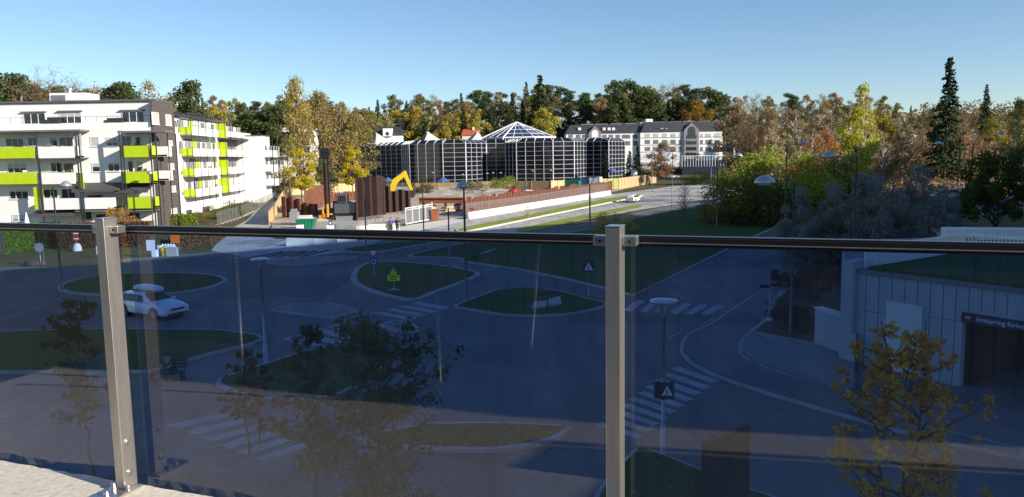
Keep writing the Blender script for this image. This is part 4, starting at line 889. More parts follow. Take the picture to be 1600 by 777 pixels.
# hillside wood: rows of single trees
def skyline(px):
    K = [(-60, 122), (0, 124), (60, 128), (110, 145), (190, 140), (250, 158), (320, 155), (420, 155), (500, 152), (560, 166), (600, 160), (650, 146), (700, 152), (760, 145), (800, 140), (845, 130), (900, 148), (960, 134), (1040, 132), (1100, 142), (1130, 148), (1200, 152), (1260, 152), (1330, 150), (1400, 160), (1440, 166), (1500, 172), (1560, 165), (1660, 165)]
    for (a, b), (c, d) in zip(K, K[1:]):
        if a <= px <= c: return b + (d - b) * (px - a) / (c - a)
    return 150
GRPS = {'pine': ('dark green pine standing in the wood on the hillside', 'pines of the hillside wood'), 'spruce': ('dark pointed spruce standing in the wood on the hillside', 'spruces of the hillside wood'),
        'leafy': ('leafy autumn tree standing in the wood on the hillside', 'autumn trees of the hillside wood'), 'sparse': ('thin leaved birch standing in the wood on the hillside', 'birches of the hillside wood'), 'bare': ('leafless tree standing in the wood on the hillside', 'bare trees of the hillside wood')}
n_for = 0
def zone(px):
    for a, nm in ((290, 'above the roof of the left flats'), (440, 'above the receding flats'), (580, 'behind the golden poplars'), (700, 'above the left roof lights'), (870, 'behind the glass pyramid'), (1000, 'above the left half of the slate roof'), (1135, 'above the right half of the slate roof'), (1300, 'right of the slate roofed building'), (1420, 'behind the tall yellow birch'), (3000, 'behind the two firs at right')):
        if px < a: return nm
for D, step, dt in ((462, 19, 0), (444, 21, 10), (426, 23, 22), (372, 25, 46)):
    px = -30
    while px < 1640:
        px += step * R.uniform(.7, 1.3); 
        if D < 390 and 870 < px < 1140: continue
        top = skyline(px) + dt * R.uniform(.6, 1.1) + R.uniform(-7, 9)
        wp = .46 if (600 < px < 1140 or px < 450) else .30
        k = R.choices(['pine', 'spruce', 'leafy', 'sparse', 'bare'], [wp, .14 if 580 < px < 1000 else .05, .5, .25, .25 if px > 1100 or px < 150 else .08])[0]
        c = {'pine': GR_P, 'spruce': GR_S, 'bare': BR_}.get(k) or R.choice([OL, OL, YE, BR_, (.20, .21, .05), BR_] if px < 1150 else [OL, BR_, RU, BR_, YE])
        if px > 1120 and k in ('leafy', 'sparse'): c = R.choice([OL, BR_, (.36, .24, .10), BR_, (.33, .26, .08)])
        lb, g = GRPS[k]; zn = zone(px) + (' on the skyline' if D > 455 else ' lower down' if D < 400 else ' midway up' if D < 436 else ' on the upper slope'); lb = (cword(c) + ' ' if k not in ('pine', 'spruce') else '') + lb.split(' standing')[0] + ' ' + zn; g = (cword(c) + ' ' if k not in ('pine', 'spruce') else '') + g.split(' of the')[0] + ' ' + zn; wd = {'pine': 1.15, 'spruce': .9, 'leafy': 1.05, 'sparse': .95, 'bare': 1.1}[k]
        at(k, px, D + R.uniform(-7, 7), top, jit(c), lb, wd, g); n_for += 1
# nearer belts of woodland: left behind the flats, right beyond the green bushes
for (x0, x1, D, y0, step, pal, kinds, where) in [(-40, 250, 250, 135, 26, [BR_, OL, RU], ['bare', 'pine', 'sparse'], 'behind the flats'), (275, 440, 262, 168, 20, [OL, YE, OL], ['leafy', 'pine', 'sparse'], 'behind the flats'),
        (540, 730, 372, 176, 17, [OL, YE, (.18, .19, .04)], ['leafy', 'sparse', 'leafy'], 'above the glass offices'), (1150, 1330, 262, 172, 16, [BR_, OL, (.34, .24, .10)], ['sparse', 'bare', 'sparse', 'leafy'], 'right of the slate roofed building'),
        (1152, 1300, 215, 198, 20, [BR_, (.32, .24, .09), OL], ['bare', 'sparse', 'leafy'], 'right of the slate roofed building'), (1360, 1640, 225, 182, 17, [BR_, OL, (.30, .22, .10), YE], ['bare', 'sparse', 'leafy'], 'beyond the rock at far right'), (1380, 1640, 190, 200, 20, [BR_, (.34, .20, .10), (.30, .20, .10)], ['bare', 'sparse', 'leafy'], 'beyond the rock at far right')]:
    px = x0
    while px < x1:
        k = R.choice(kinds); c = GR_P if k == 'pine' else R.choice(pal)
        adj = cword(c) + ' ' + {'pine': 'pine', 'leafy': 'bushy autumn tree', 'sparse': 'thin birch', 'bare': 'leafless tree'}[k]
        at(k, px, D + R.uniform(-8, 8), y0 + R.uniform(-9, 12), jit(c), adj + ' in the belt of trees ' + where, 1.05, adj + ' kind, belt of trees ' + where); px += step * R.uniform(.7, 1.3)
# undergrowth of the wood: nobody could count it
def under(nm, x0, x1, y0, y1, n, hmax, size, col, label, cond=None, asp=.6):
    P = []
    while len(P) < n:
        x, y = R.uniform(x0, x1), R.uniform(y0, y1)
        if abs(x) > y * .74 + 6 or (cond and not cond(x, y)): continue
        z = hill_z(x, y); hh = hmax * (.35 + .65 * abs(math.sin(x * .23) * math.cos(y * .19 + x * .05))); P.append((x, y, z + hh * R.random()))
    o = bpy.data.objects.new(nm, leaf_mesh(nm, P, size, 0, asp)); COL.objects.link(o); o.color = (*col, 1); tag(o, label, 'undergrowth', kind='stuff')
under('undergrowth', -330, 330, 409, 458, 30000, 9, .8, (.22, .18, .08), 'brown and olive undergrowth filling the wooded hillside')
under('undergrowth', 60, 190, 190, 285, 16000, 5.5, .45, (.36, .24, .12), 'rust brown scrub on the slope right of the avenue', lambda x, y: .27 < x / y < .72)
under('undergrowth', -190, -60, 215, 280, 9000, 6, .5, (.30, .22, .10), 'brown scrub rising behind the flats at left', lambda x, y: x / y < -.27)

under('undergrowth', 60, 125, 138, 192, 15000, 2.6, .3, (.34, .21, .11), 'rust brown heather scrub round the rock at far right', lambda x, y: .44 < x / y < .74)
# trees one can tell apart
at('pine', 28, 235, 116, GR_P, 'tall dark pine above the flat roof at far left', 1.0); at('pine', 193, 240, 130, GR_P, 'round headed pine above the roof between the plant room and the brick end', .95)
at('bare', 62, 232, 124, BR_, 'leafless tree just right of the tall pine above the flats', 1.1); at('bare', 108, 238, 128, BR_, 'wide leafless tree behind the rooftop plant room', 1.5)
at('pine', 296, 210, 127, GR_P, 'tall open pine above the receding flats', .8, var=1)
at('poplar', 468, 205, 121, (.48, .37, .09), 'tallest golden poplar left of the building site', .92, var=0); at('poplar', 474, 196, 165, (.42, .34, .08), 'shorter golden poplar in front of the tallest one', .8)
at('poplar', 500, 212, 143, (.40, .32, .10), 'thin topped poplar right of the tallest golden poplar', 1.2); at('poplar', 532, 218, 160, (.38, .29, .10), 'brownish poplar behind the drilling rig', 1.3); at('poplar', 560, 224, 176, (.38, .31, .08), 'low brownish poplar beside the glass offices', 1.3)
at('leafy', 468, 182, 232, (.55, .46, .03), 'bright yellow tree at the foot of the tallest poplar', 1.3); at('leafy', 548, 205, 228, (.55, .46, .03), 'bright yellow tree just left of the glass offices', 1.1); at('leafy', 505, 190, 252, (.26, .26, .05), 'olive green tree behind the drilling rig mast', 1.3)
at('spruce', 845, 418, 118, GR_S, 'tallest pointed spruce on the skyline above the glass pyramid', 1.1); at('leafy', 845, 428, 142, (.25, .27, .03), 'lime yellow tree in front of the tallest skyline spruce', .9)
at('leafy', 1088, 396, 160, GO, 'orange tree above the left part of the slate roof gable', 1.1); at('leafy', 1070, 398, 166, RU, 'rust tree beside the orange one above the slate roof', 1.1)
at('pine', 965, 410, 130, GR_P, 'broad dark pine above the left end of the slate roof', .85); at('pine', 993, 412, 127, GR_P, 'high dark pine above the slate roof', .8); at('pine', 1022, 410, 140, GR_P, 'dark pine right of the high pine above the slate roof', .85); at('pine', 1118, 410, 140, GR_P, 'dark pine above the right end of the slate roof', 1.1)
at('spruce', 946, 232, 233, (.03, .05, .025), 'dark conifer in front of the right wing of the glass offices', 1.0); at('spruce', 984, 236, 236, (.03, .05, .025), 'left conifer of the pair beside the white silo', 1.3); at('spruce', 996, 240, 227, (.03, .05, .025), 'taller conifer of the pair beside the white silo', 1.0)
at('leafy', 1034, 222, 224, (.30, .18, .09), 'reddish brown tree in front of the slate roofed building', 1.25); 
at('bush', 1278, 150, 200, (.40, .15, .04), 'round orange red bush above the green thicket', .9)
at('sparse', 1345, 135, 133, (.50, .47, .05), 'tall bright yellow birch right of the green thicket', .75, var=0); at('leafy', 1338, 130, 170, (.48, .46, .05), 'full crowned yellow tree in front of the tall birch', .85)
at('spruce', 1477, 170, 90, GR_S, 'tallest dark fir at right against the sky', .88); at('spruce', 1536, 200, 132, GR_S, 'smaller dark fir near the right edge of the skyline', .8)
at('leafy', 1545, 180, 180, (.30, .27, .03), 'yellow tree below the smaller fir', 1.0); at('leafy', 1590, 150, 160, (.27, .26, .03), 'yellow green tree at the far right edge', .9); at('bare', 1502, 190, 165, BR_, 'leafless tree between the two firs', 1.2)
at('leafy', 1465, 178, 160, (.05, .07, .02), 'dark green tree at the foot of the tallest fir', .9)
at('sparse', 1588, 118, 155, (.30, .24, .03), 'slim birch standing before the rock at far right', .6)
# thicket between lawn and car park
for i, (px, D, top, w, c, lb) in enumerate([(1150, 103, 250, 1.3, (.20, .24, .04), 'olive green bush at the left end of the thicket on the lawn'), (1185, 100, 232, 1.25, (.26, .30, .04), 'tall yellowish bush left of centre in the thicket on the lawn'), (1225, 104, 222, 1.2, (.34, .38, .04), 'tallest lime yellow bush in the thicket on the lawn'), (1262, 108, 232, 1.2, (.36, .38, .04), 'lime yellow bush at the right end of the thicket on the lawn'), (1205, 94, 268, 1.4, (.09, .10, .025), 'dark green bush at the front of the thicket on the lawn'), (1140, 98, 285, 1.5, (.20, .17, .03), 'low yellow bush at the front corner of the thicket'), (1300, 112, 245, 1.3, (.15, .17, .03), 'olive bush behind the grey willows')]):
    me = None
    o = at('bush', px, D, top, c, lb, w)
for i, (px, top, w) in enumerate([(1010, 252, 3), (1048, 255, 3), (1080, 252, 4), (1108, 254, 3), (1140, 256, 3), (900, 254, 3)]):
    at('bush', px, 340 + i, top, (.10, .10, .03), 'low scrub bush in front of the slate roofed building, ' + ['below its entrance', 'under its first windows', 'under the grey gable', 'left of the blue pavilion', 'right of the blue pavilion', 'hidden behind the glass offices'][i], w)
# grey green willows in the shade
def big_crown(n, spread, zlo, size, seed, asp=.35):
    C = []; rd = []; 
    for k in range(90):
        t = R.uniform(0, 6.3); r = spread * R.uniform(.05, 1) ** .55; z = zlo + (.93 - zlo) * R.uniform(.0, 1) * math.sqrt(max(.1, 1 - (r / spread / 1.08) ** 2)); C.append((r * math.cos(t), r * math.sin(t), z)); rd.append(R.uniform(.05, .095))
    return leaf_mesh('crown', blobs(C, rd, n, .3), size, 0, asp)
wc = big_crown(26000, .46, .04, .0125, 1, .35)
for (px, D, top, w, lb) in [(1290, 62, 268, 1.05, 'grey green willow left of the taller willow in the shade'), (1395, 58, 235, 1.0, 'tallest grey green willow in the shade above the garage wall'), (1445, 62, 262, .95, 'grey green willow behind the tallest willow, nearest the car park'), (1340, 66, 262, 1.0, 'grey green willow between two others above the railing')]:
    at('bush', px, D, top, (.22, .24, .22), lb, w, name='willow_tree', cat='tree', crown=wc)
mc = big_crown(9000, .42, .30, .017, 2, .7)
at('leafy', 1562, 72, 222, (.10, .13, .03), 'dark green maple shading the parked cars at right', .82, crown=mc, name='maple_tree')
for i in range(5):
    at('bare', 1440 + 14 * i, 88 + i * 4, 300 - i * 2, (.12, .07, .06), 'purple brown leafless shrub beside the car park', .8, 'leafless shrubs beside the car park', name='shrub', cat='shrub')

# saplings and bushes along the avenue
at('sparse', 823, 108, 322, (.5, .45, .08), 'small leafy sapling on the avenue verge', 1.1, name='sapling'); at('bush', 952, 84, 322, (.46, .34, .07), 'brown leaved young tree by the left side of the steel post', 1.0, name='sapling', cat='tree'); at('bush', 980, 90, 328, (.45, .42, .07), 'yellowish young tree above the top of the steel post', .9, name='sapling', cat='tree')
at('bare', 1070, 94, 286, (.12, .09, .06), 'leafless young tree on the shaded lawn', .9); at('bare', 1102, 90, 300, (.12, .09, .06), 'smaller leafless young tree on the shaded lawn', .8)
for px, D, top, w, lb in [(660, 190, 276, 1.35, 'dark round bush behind the excavator'), (740, 190, 276, 1.45, 'dark bush in front of the glass offices, left of the bright one'), (787, 200, 270, 1.9, 'wide light green bush in front of the glass offices'), (1092, 225, 266, 2.5, 'low green bush at the bend of the avenue')]:
    at('bush', px, D, top, (.12, .12, .035) if w < 1.6 else (.24, .32, .04), lb, w)
# hedges and shrubs below the flats
def hedge(name, pts, w_, h_, col, label, n, size=.11):
    P = []; 
    for i in range(n):
        k = R.randrange(len(pts) - 1); a, b = Vector(pts[k]), Vector(pts[k + 1]); p = a.lerp(b, R.random()); s = R.choice(['t', 'f', 'f', 'b'])
        dz = R.random() * h_; dn = R.uniform(-w_, w_) / 2
        if s == 't': dz = h_ + R.gauss(0, .05)
        elif s == 'f': dn = -w_ / 2 + R.gauss(0, .05)
        d = (b - a).normalized(); nn = Vector((-d.y, d.x)); q_ = p + nn * dn; P.append((q_.x, q_.y, dz))
    t = thing(name, label, 'hedge', (pts[0][0], pts[0][1], 0)); me = leaf_mesh('foliage', np.array(P) - np.array([pts[0][0], pts[0][1], 0]), size, 0, .6)
    o = bpy.data.objects.new('foliage', me); COL.objects.link(o); o.parent = t; o.color = (*col, 1)
    mb = MB()
    for k in range(len(pts) - 1):
        F = Frame(pts[k], (pts[k + 1][0] - pts[k][0], pts[k + 1][1] - pts[k][1])); L = (Vector(pts[k + 1]) - Vector(pts[k])).length; F.box(mb, 0, L, -w_ / 2 + .12, w_ / 2 - .12, 0, h_ - .12)
    mb.obj('stems', 'bark', t)
g2 = lambda *p: tuple(G(*p)[:2])
hedge('hedge', [g2(-120, 408), g2(0, 398), g2(62, 386)], 1.2, 2.6, (.13, .24, .02), 'tall clipped bright green hedge at the left edge behind the glass', 9000, .12)
hedge('hedge', [g2(62, 388), g2(96, 386)], 1.5, 2.6, (.03, .05, .02), 'short dark green hedge right of the tall bright hedge', 2500, .12)
hedge('hedge', [g2(98, 388), g2(165, 386), g2(240, 384)], 1.6, 2.6, (.17, .085, .04), 'rust brown hedge below the flats', 5500, .12)
hedge('hedge', [g2(70, 360), g2(230, 356), g2(310, 352)], 1.6, 1.5, (.20, .28, .02), 'low lime green hedge in front of the brick end of the flats', 5000, .13)
hedge('hedge', [g2(262, 392), g2(318, 384), g2(345, 366)], 2.2, 1.2, (.24, .12, .05), 'low reddish hedge beside the orange board', 3000, .12)
for i, (px, D, top, w, c, lb) in enumerate([(178, 92, 320, .95, (.52, .26, .02), 'bright orange maple in front of the brick flats, above the left post'), (330, 122, 318, 1.4, (.20, .22, .03), 'green bush below the receding flats'), (352, 124, 310, 1.4, (.15, .19, .03), 'olive bush beside the mesh fence'), (378, 138, 308, 1.5, (.14, .19, .03), 'bright bush at the far end of the mesh fence'), (300, 116, 326, 1.6, (.22, .14, .05), 'brown bush near the corner of the brick flats'), (278, 112, 330, 1.6, (.17, .24, .03), 'lime bush at the corner of the brick flats')]):
    at('bush', px, D, top, c, lb, w)

# ivy and shrubs in the planting bed
for i, (px, py, h, w, c, lb) in enumerate([(1225, 500, 1.2, 2.2, (.045, .05, .02), 'low dark shrub at the tip of the planting bed'), (1250, 520, 1.3, 2.0, (.04, .045, .02), 'low dark shrub against the low wall'), (1262, 470, 1.9, 2.4, (.035, .04, .02), 'dark shrub in the middle of the planting bed'), (1290, 440, 2.4, 3.2, (.05, .045, .025), 'tall dark shrub in front of the garage pillar'), (1240, 450, 1.7, 2.6, (.03, .045, .02), 'dark green shrub at the back of the planting bed'), (1300, 405, 2.4, 4, (.06, .045, .03), 'brown shrub at the back of the planting bed below the willow')]):
    p = G(px, py); plant('bush', p.x, p.y, .1, h, w, c, lb)
# near trees seen through the glass, each with its own stems and leaves
def near_tree(name, x, y, h, spread, zlo, nb, nl, ls, col, label, lean=0., bark='bark', stems=1, asp=.75, r0=.07):
    o = thing(name, label, 'tree', (x, y, 0)); mb = MB(); C = []; rd = []
    for s in range(stems):
        t = s * 2.1 + .4; ex = (math.cos(t) * spread * .35 if stems > 1 else 0) + lean; ey = math.sin(t) * spread * .35 if stems > 1 else 0
        tp = limb(mb, (0, 0, 0), (ex, ey, h * .97), r0 / (1 if stems == 1 else 1.4), .008, 8, 0, 9, .012)
        for k in range(nb // stems):
            f = zlo + (.97 - zlo) * (k + R.random()) / (nb // stems); i = min(8, int(f * 9)); b0 = Vector(tp[i]).lerp(Vector(tp[i + 1]), f * 9 - i)
            rr = spread * math.sin(min(1., (f - zlo) / (1 - zlo) * .85 + .16) * math.pi) ** .7 * R.uniform(.45, 1.1); a = R.uniform(0, 6.3)
            e = b0 + Vector((rr * math.cos(a), rr * math.sin(a), rr * R.uniform(.25, .75))); pts = limb(mb, b0, e, .022, .004, 5, 0, 4, .04)
            for j in range(5):
                q_ = Vector(pts[R.randrange(1, 5)]); e2 = q_ + Vector((R.gauss(0, .22), R.gauss(0, .22), R.uniform(-.02, .3))) * spread * .45; limb(mb, q_, e2, .006, .002, 3, 0, 2, .05); C.append(tuple(e2)); rd.append(R.uniform(.12, .26) * spread * .6)
    t_ = mb.obj('trunk', bark, o, smooth=True, local=False)
    me = leaf_mesh('crown', blobs(C, rd, nl, .0), ls, .3, asp); c = bpy.data.objects.new('crown', me); COL.objects.link(c); c.parent = o; c.color = (*col, 1)
    return o
p = G(560, 930); near_tree('lime_tree', PD(582, 560, 16).x, 16, ztop(-3, 16, 500), 1.75, .16, 78, 9000, .05, (.10, .13, .035), 'dense dark leaved tree in the middle of the wide glass panel')
near_tree('lime_tree', PD(480, 560, 17.5).x, 17.5, ztop(-4.3, 17.5, 496), .95, .3, 34, 3000, .05, (.09, .12, .03), 'slender dark leaved tree left of the dense one')
p = G(390, 712); near_tree('young_tree', p.x, p.y, ztop(p.x, p.y, 542), .8, .30, 24, 1500, .06, (.055, .06, .02), 'thin young tree with a straight stem left of the dense dark tree', r0=.04)
p = G(408, 700); near_tree('young_tree', p.x, p.y, ztop(p.x, p.y, 590), .55, .42, 12, 380, .06, (.07, .06, .025), 'shortest young tree close behind the thin straight one', r0=.03)
near_tree('maple_tree', PD(1415, 600, 10.5).x, 10.5, ztop(5.3, 10.5, 484), 1.0, .26, 80, 6500, .045, (.78, .40, .04), 'yellow leaved maple in front of the concrete garage', stems=3, r0=.05)
p = PD(125, 560, 20); near_tree('young_tree', p.x, 20, ztop(p.x, 20, 458), 1.0, .35, 30, 2200, .06, (.035, .045, .02), 'dark young tree behind the narrow left glass panel', r0=.05)
# ------------------------------------------------------------------ building site
site = 'steel sheet piles of the building site'
def piles(label, px0, py0, px1, py1, top0, top1, m, name='sheet_pile_wall', amp=.42, pitch=1.25, ragged=0., group=None):
    """corrugated sheet pile wall between two ground pixels with tops at given rows"""
    a, b = G(px0, py0), G(px1, py1); F = Frame(a, b - a); L = (b - a).length
    h0, h1 = ztop(a.x, a.y, top0), ztop(b.x, b.y, top1); n = max(2, int(L / pitch)); t = thing(name, label, 'sheet piling', tuple(a), group=group)
    mb = MB(); th = .05; prof = []
    for i in range(n):
        u = L * i / n; w_ = L / n; prof += [(u, 0), (u + w_ * .30, 0), (u + w_ * .5, amp), (u + w_ * .8, amp)]
    prof.append((L, 0)); hs = {}
    for i in range(len(prof) - 1):
        k = i // 4; hh = hs.setdefault(k, R.uniform(-ragged, ragged)); (ua, oa), (ub_, ob_) = prof[i], prof[i + 1]
        z = h0 + (h1 - h0) * k / n + hh
        mb.hexa([F.P(ua, oa, 0), F.P(ub_, ob_, 0), F.P(ub_, ob_ - th, 0), F.P(ua, oa - th, 0), F.P(ua, oa, z), F.P(ub_, ob_, z), F.P(ub_, ob_ - th, z), F.P(ua, oa - th, z)])
    mb.obj('piles', m, t); return t, F, L, h0, h1
piles('low stepped rust brown sheet piles at the left of the building site', 441, 340, 497, 341, 309, 318, 'steel rust', ragged=.7)
piles('pale brown sheet piles standing tall left of the drilling rig', 477, 334, 504, 322, 300, 290, 'steel rust', ragged=.25)
piles('low ragged brown sheet piles right of the drilling rig', 521, 338, 557, 341, 316, 324, 'steel rust', ragged=.8)
piles('tallest dark maroon sheet piles in the middle of the building site', 557, 345, 590, 341, 277, 276, 'steel rust dark', amp=.7, pitch=1.5, ragged=.15)
piles('dark maroon sheet piles next to the tallest ones', 590, 341, 598, 330, 275, 278, 'steel rust dark', amp=.6, ragged=.1)
piles('stepped brown sheet piles below the yellow excavator arm', 600, 336, 641, 333, 296, 303, 'steel rust dark', amp=.6, ragged=.5)
piles('long line of rust brown sheet piles behind the avenue barrier', 724, 338, 955, 300, 311, 283, 'steel rust', amp=.35, ragged=.35)
piles('low sheet piles at the back of the excavation', 505, 318, 560, 312, 303, 300, 'steel rust', ragged=.3)
a, b = G(656, 330), G(727, 330); z0 = ztop(a.x, a.y, 309); z1 = ztop(a.x, a.y, 318)
t = thing('steel_beam', 'long orange brown steel waling beam across the excavation', 'beam', tuple(a)); F = Frame(a, b - a); L = (b - a).length
mb = MB(); F.box(mb, 0, L, -.2, .2, z1, z0); F.box(mb, 0, L, .2, .42, z0 - .14, z0); F.box(mb, 0, L, .2, .42, z1, z1 + .14); mb.obj('beam', 'rust beam', t)
for u in (.6, L * .55, L - 1):
    mb = MB(); F.box(mb, u, u + .35, -.15, .15, 0, z1 - .004); mb.obj('prop', 'rust beam', t)
for i, (px, py, pt, w_) in enumerate([(680, 345, 328, 1.0), (738, 340, 326, .7)]):
    p = G(px, py); zz = ztop(p.x, p.y, pt); o = MB(); o.box(p.x - w_ / 2, p.x + w_ / 2, p.y, p.y + .5, 0, zz); o.box(p.x - w_ / 2 - .08, p.x + w_ / 2 + .08, p.y - .1, p.y + .6, zz, zz + .1)
    ob = o.obj('pile_stub', 'rust beam'); recenter(ob); tag(ob, ['square rust orange pile stub right of the white gate', 'narrow rust orange pile stub at the start of the barrier'][i], 'pile')
# gravel heaps in the pit
for i, (px, py, w_, h_, m, lb) in enumerate([(700, 303, 22, 1.6, 'gravel', 'long grey gravel bank behind the steel beam'), (790, 308, 16, 1.2, 'gravel', 'gravel heap under the red drilling machine'), (545, 335, 8, 1.2, 'rough ground', 'brown earth heap right of the drilling rig'), (480, 345, 6, .7, 'gravel', 'small gravel heap behind the green skip')]):
    p = G(px, py); mb = MB(); nn = 16; vs = []
    for j in range(nn):
        for k in range(nn):
            x = (k / (nn - 1) - .5) * w_ * 2; y = (j / (nn - 1) - .5) * w_ * .7; r = math.hypot(x / w_, y / (w_ * .35)); vs.append((p.x + x, p.y + y, max(0, h_ * (1 - r * r)) * R.uniform(.7, 1.2)))
    mb.add(vs, [(j * nn + k, j * nn + k + 1, (j + 1) * nn + k + 1, (j + 1) * nn + k) for j in range(nn - 1) for k in range(nn - 1)]); o = mb.obj('gravel_heap', m, smooth=True); recenter(o); tag(o, lb, 'heap')
def wall_run(name, label, cat, pts, h, m, post=None, post_m='timber', step=2.4, th=.06, part='boards', group=None, top_rail=False):
    t = thing(name, label, cat, tuple(pts[0]) if len(pts[0]) == 3 else (pts[0][0], pts[0][1], 0), group=group); mb = MB(); mp = MB()
    for k in range(len(pts) - 1):
        a, b = Vector(pts[k][:2]), Vector(pts[k + 1][:2]); F = Frame(a, b - a); L = (b - a).length; F.box(mb, .01, L - .01, -th / 2, th / 2, .05, h)
        n = max(1, int(L / step))
        for j in range(n + 1): F.box(mp, L * j / n - .05, L * j / n + .05, th / 2 + .002, th / 2 + .1, 0, h + .12)
        if top_rail: F.box(mp, 0, L, th / 2 + .101, th / 2 + .13, h - .14, h)
    mb.obj(part, m, t); mp.obj('posts', post_m, t); return t
wall_run('hoarding', 'pale plywood hoarding curving along the left side of the building site', 'hoarding', [G(420, 352), G(430, 338), G(439, 318), G(444, 308)], 1.9, 'plywood', step=1.3, top_rail=True)
wall_run('hoarding', 'yellow plywood hoarding along the back of the building site left of the dark piles', 'hoarding', [G(444, 307), G(470, 304), G(510, 302), G(556, 299)], 2.4, 'plywood', step=2.4)
wall_run('hoarding', 'brown board fence between the building site and the glass offices', 'hoarding', [G(650, 300), G(720, 299), G(800, 297), G(862, 297)], 2.4, 'timber boards', step=5)
wall_run('hoarding', 'ochre hoarding left of the green container', 'hoarding', [G(861, 300), G(882, 299)], 2.8, 'plywood', step=2)
wall_run('hoarding', 'orange timber hoarding beyond the containers at the bend of the avenue', 'hoarding', [G(966, 296), G(990, 292), G(1025, 286)], 2.9, 'timber', step=3)
wall_run('hoarding', 'yellow green corrugated hoarding right of the white container', 'hoarding', [G(941, 297), G(967, 296)], 2.9, 'olive sheet', step=1.5)
# mesh fences
def mesh_fence(label, pts, h, group=None, name='mesh_fence', m='fence mesh', step=2.2, lean=0.):
    t = thing(name, label, 'fence', (pts[0][0], pts[0][1], 0), group=group)
    for k in range(len(pts) - 1):
        a, b = Vector(pts[k][:2]), Vector(pts[k + 1][:2]); F = Frame(a, b - a); L = (b - a).length; n = max(1, round(L / step))
        for j in range(n):
            u0, u1 = L * j / n + .04, L * (j + 1) / n - .04; mb = MB()
            for uu in (u0, u1): mb.tube([F.P(uu, 0, 0), F.P(uu, lean, h)], .03, 5)
            mb.tube([F.P(u0, lean, h), F.P(u1, lean, h)], .025, 5); mb.tube([F.P(u0, .0, .25), F.P(u1, .0, .25)], .02, 5); fr = mb.obj('frame', 'galvanised', t)
            mb = MB(); mb.add([F.P(u0, .0, .25), F.P(u1, .0, .25), F.P(u1, lean, h), F.P(u0, lean, h)], [(0, 1, 2, 3)]); mb.obj('mesh', m, fr)
            mb = MB(); F.box(mb, u0 - .14, u0 + .14, -.3, .3, 0, .13); mb.obj('foot', 'concrete', t)
    return t
mesh_fence('long mesh fence with rusty weeds behind it along the left side road', [G(340, 352), G(375, 341), G(405, 327), G(432, 312)], 1.9)
mesh_fence('mesh fence panels standing along the avenue barrier', [G(560, 367), G(600, 360), G(634, 352)], 2.0)
mesh_fence('mesh fence panels in front of the sheet piles along the avenue', [G(728, 341), G(820, 326.5), G(958, 299.5)], 2.2, step=3.2)
# white gate
a, b = G(634, 352), G(675, 344); F = Frame(a, b - a); L = (b - a).length; hA = ztop(a.x, a.y, 325); 
t = thing('site_gate', 'wide white framed gate with grey mesh infill at the building site entrance', 'gate', tuple(a)); mb = MB()
for k in range(5): F.box(mb, L * k / 4 - .05, L * k / 4 + .05, -.05, .05, .1, hA)
F.box(mb, 0, L, -.04, .04, .1, .22); F.box(mb, 0, L, -.04, .04, hA - .12, hA); F.box(mb, 0, L, -.035, .035, hA * .85, hA * .85 + .07); mb.obj('frame', 'white paint', t)
mb = MB(); F.box(mb, .05, L - .05, -.012, .012, .22, hA * .85); mb.obj('infill', 'galvanised', t)
mb = MB(); F.box(mb, L, L + .14, -.07, .07, 0, hA + .3); mb.obj('post', 'white paint', t)
a, b = G(527, 362), G(552, 361); F = Frame(a, b - a); L = (b - a).length; t = thing('site_gate', 'grey ribbed metal gate behind the handrail beside the blue notice', 'gate', tuple(a)); mb = MB()
for k in range(9): F.box(mb, L * k / 9, L * (k + .86) / 9, -.02, .02, .1, 1.9)
mb.obj('boards', 'galvanised', t); mb = MB(); F.box(mb, 0, L, .021, .06, 1.8, 1.9); F.box(mb, -.08, 0, -.06, .06, 0, 2); mb.obj('frame', 'galvanised', t)
# concrete barriers along the avenue, each its own
def barrier_mesh(L=3.0, h=.8):
    mb = MB(); prof = [(-.3, 0), (.3, 0), (.3, .08), (.12, .35), (.08, h), (-.08, h), (-.12, .35), (-.3, .08)]; n = len(prof)
    vs = [(x, y, z) for x in (-L / 2, L / 2) for y, z in prof]; mb.add(vs, [tuple(range(n))[::-1], tuple(range(n, 2 * n))] + [(i, (i + 1) % n, (i + 1) % n + n, i + n) for i in range(n)])
    return mb
mb = barrier_mesh(2.96, 1.05); proto_b = mb.obj('concrete_barrier', 'pale concrete', local=False); bv = proto_b.modifiers.new('bevel', 'BEVEL'); bv.width = .02
A_, B_ = G(731, 343.5), G(954, 305); d = B_ - A_; n = int(d.length / 3.0); ang = math.atan2(d.y, d.x)
for i in range(n):
    o = proto_b if i == 0 else proto_b.copy()
    if i: COL.objects.link(o)
    o.location = A_ + d * ((i + .5) / n); o.location.z = .02; o.rotation_euler = (0, 0, ang + R.uniform(-.01, .01))
    tag(o, 'pale concrete barrier in the row between the avenue and the sheet piles', 'barrier', 'concrete barriers along the avenue')
for i, (px, py, rz_, h_, lb) in enumerate([(470, 384, .05, .8, 'concrete barrier left of the yellow marker under the handrail'), (505, 382, .12, .8, 'concrete barrier right of the yellow marker under the handrail'), (538, 378, .2, .8, 'concrete barrier at the right end of the row under the handrail'), (600, 363, .35, .8, 'white concrete barrier behind the two workers'), (575, 366, .2, .8, 'white concrete barrier left of the two workers')]):
    o = proto_b.copy(); COL.objects.link(o); p = G(px, py); o.location = p; o.rotation_euler = (0, 0, rz_); tag(o, lb, 'barrier', 'single concrete barriers'); del o['group']
    if i == 3: o.scale = (1.3, 1, 1)
p = G(485, 383); mk = thing('marker_post', 'yellow plastic marker board standing between concrete barriers', 'marker', (p.x, p.y - .4, 0)); mb = MB(); mb.box(p.x - .12, p.x + .12, p.y - .43, p.y - .38, .15, 1.1); mb.obj('board', 'yellow paint', mk); mb = MB(); mb.box(p.x - .25, p.x + .25, p.y - .6, p.y - .2, 0, .14); mb.obj('foot', 'rubber', mk)

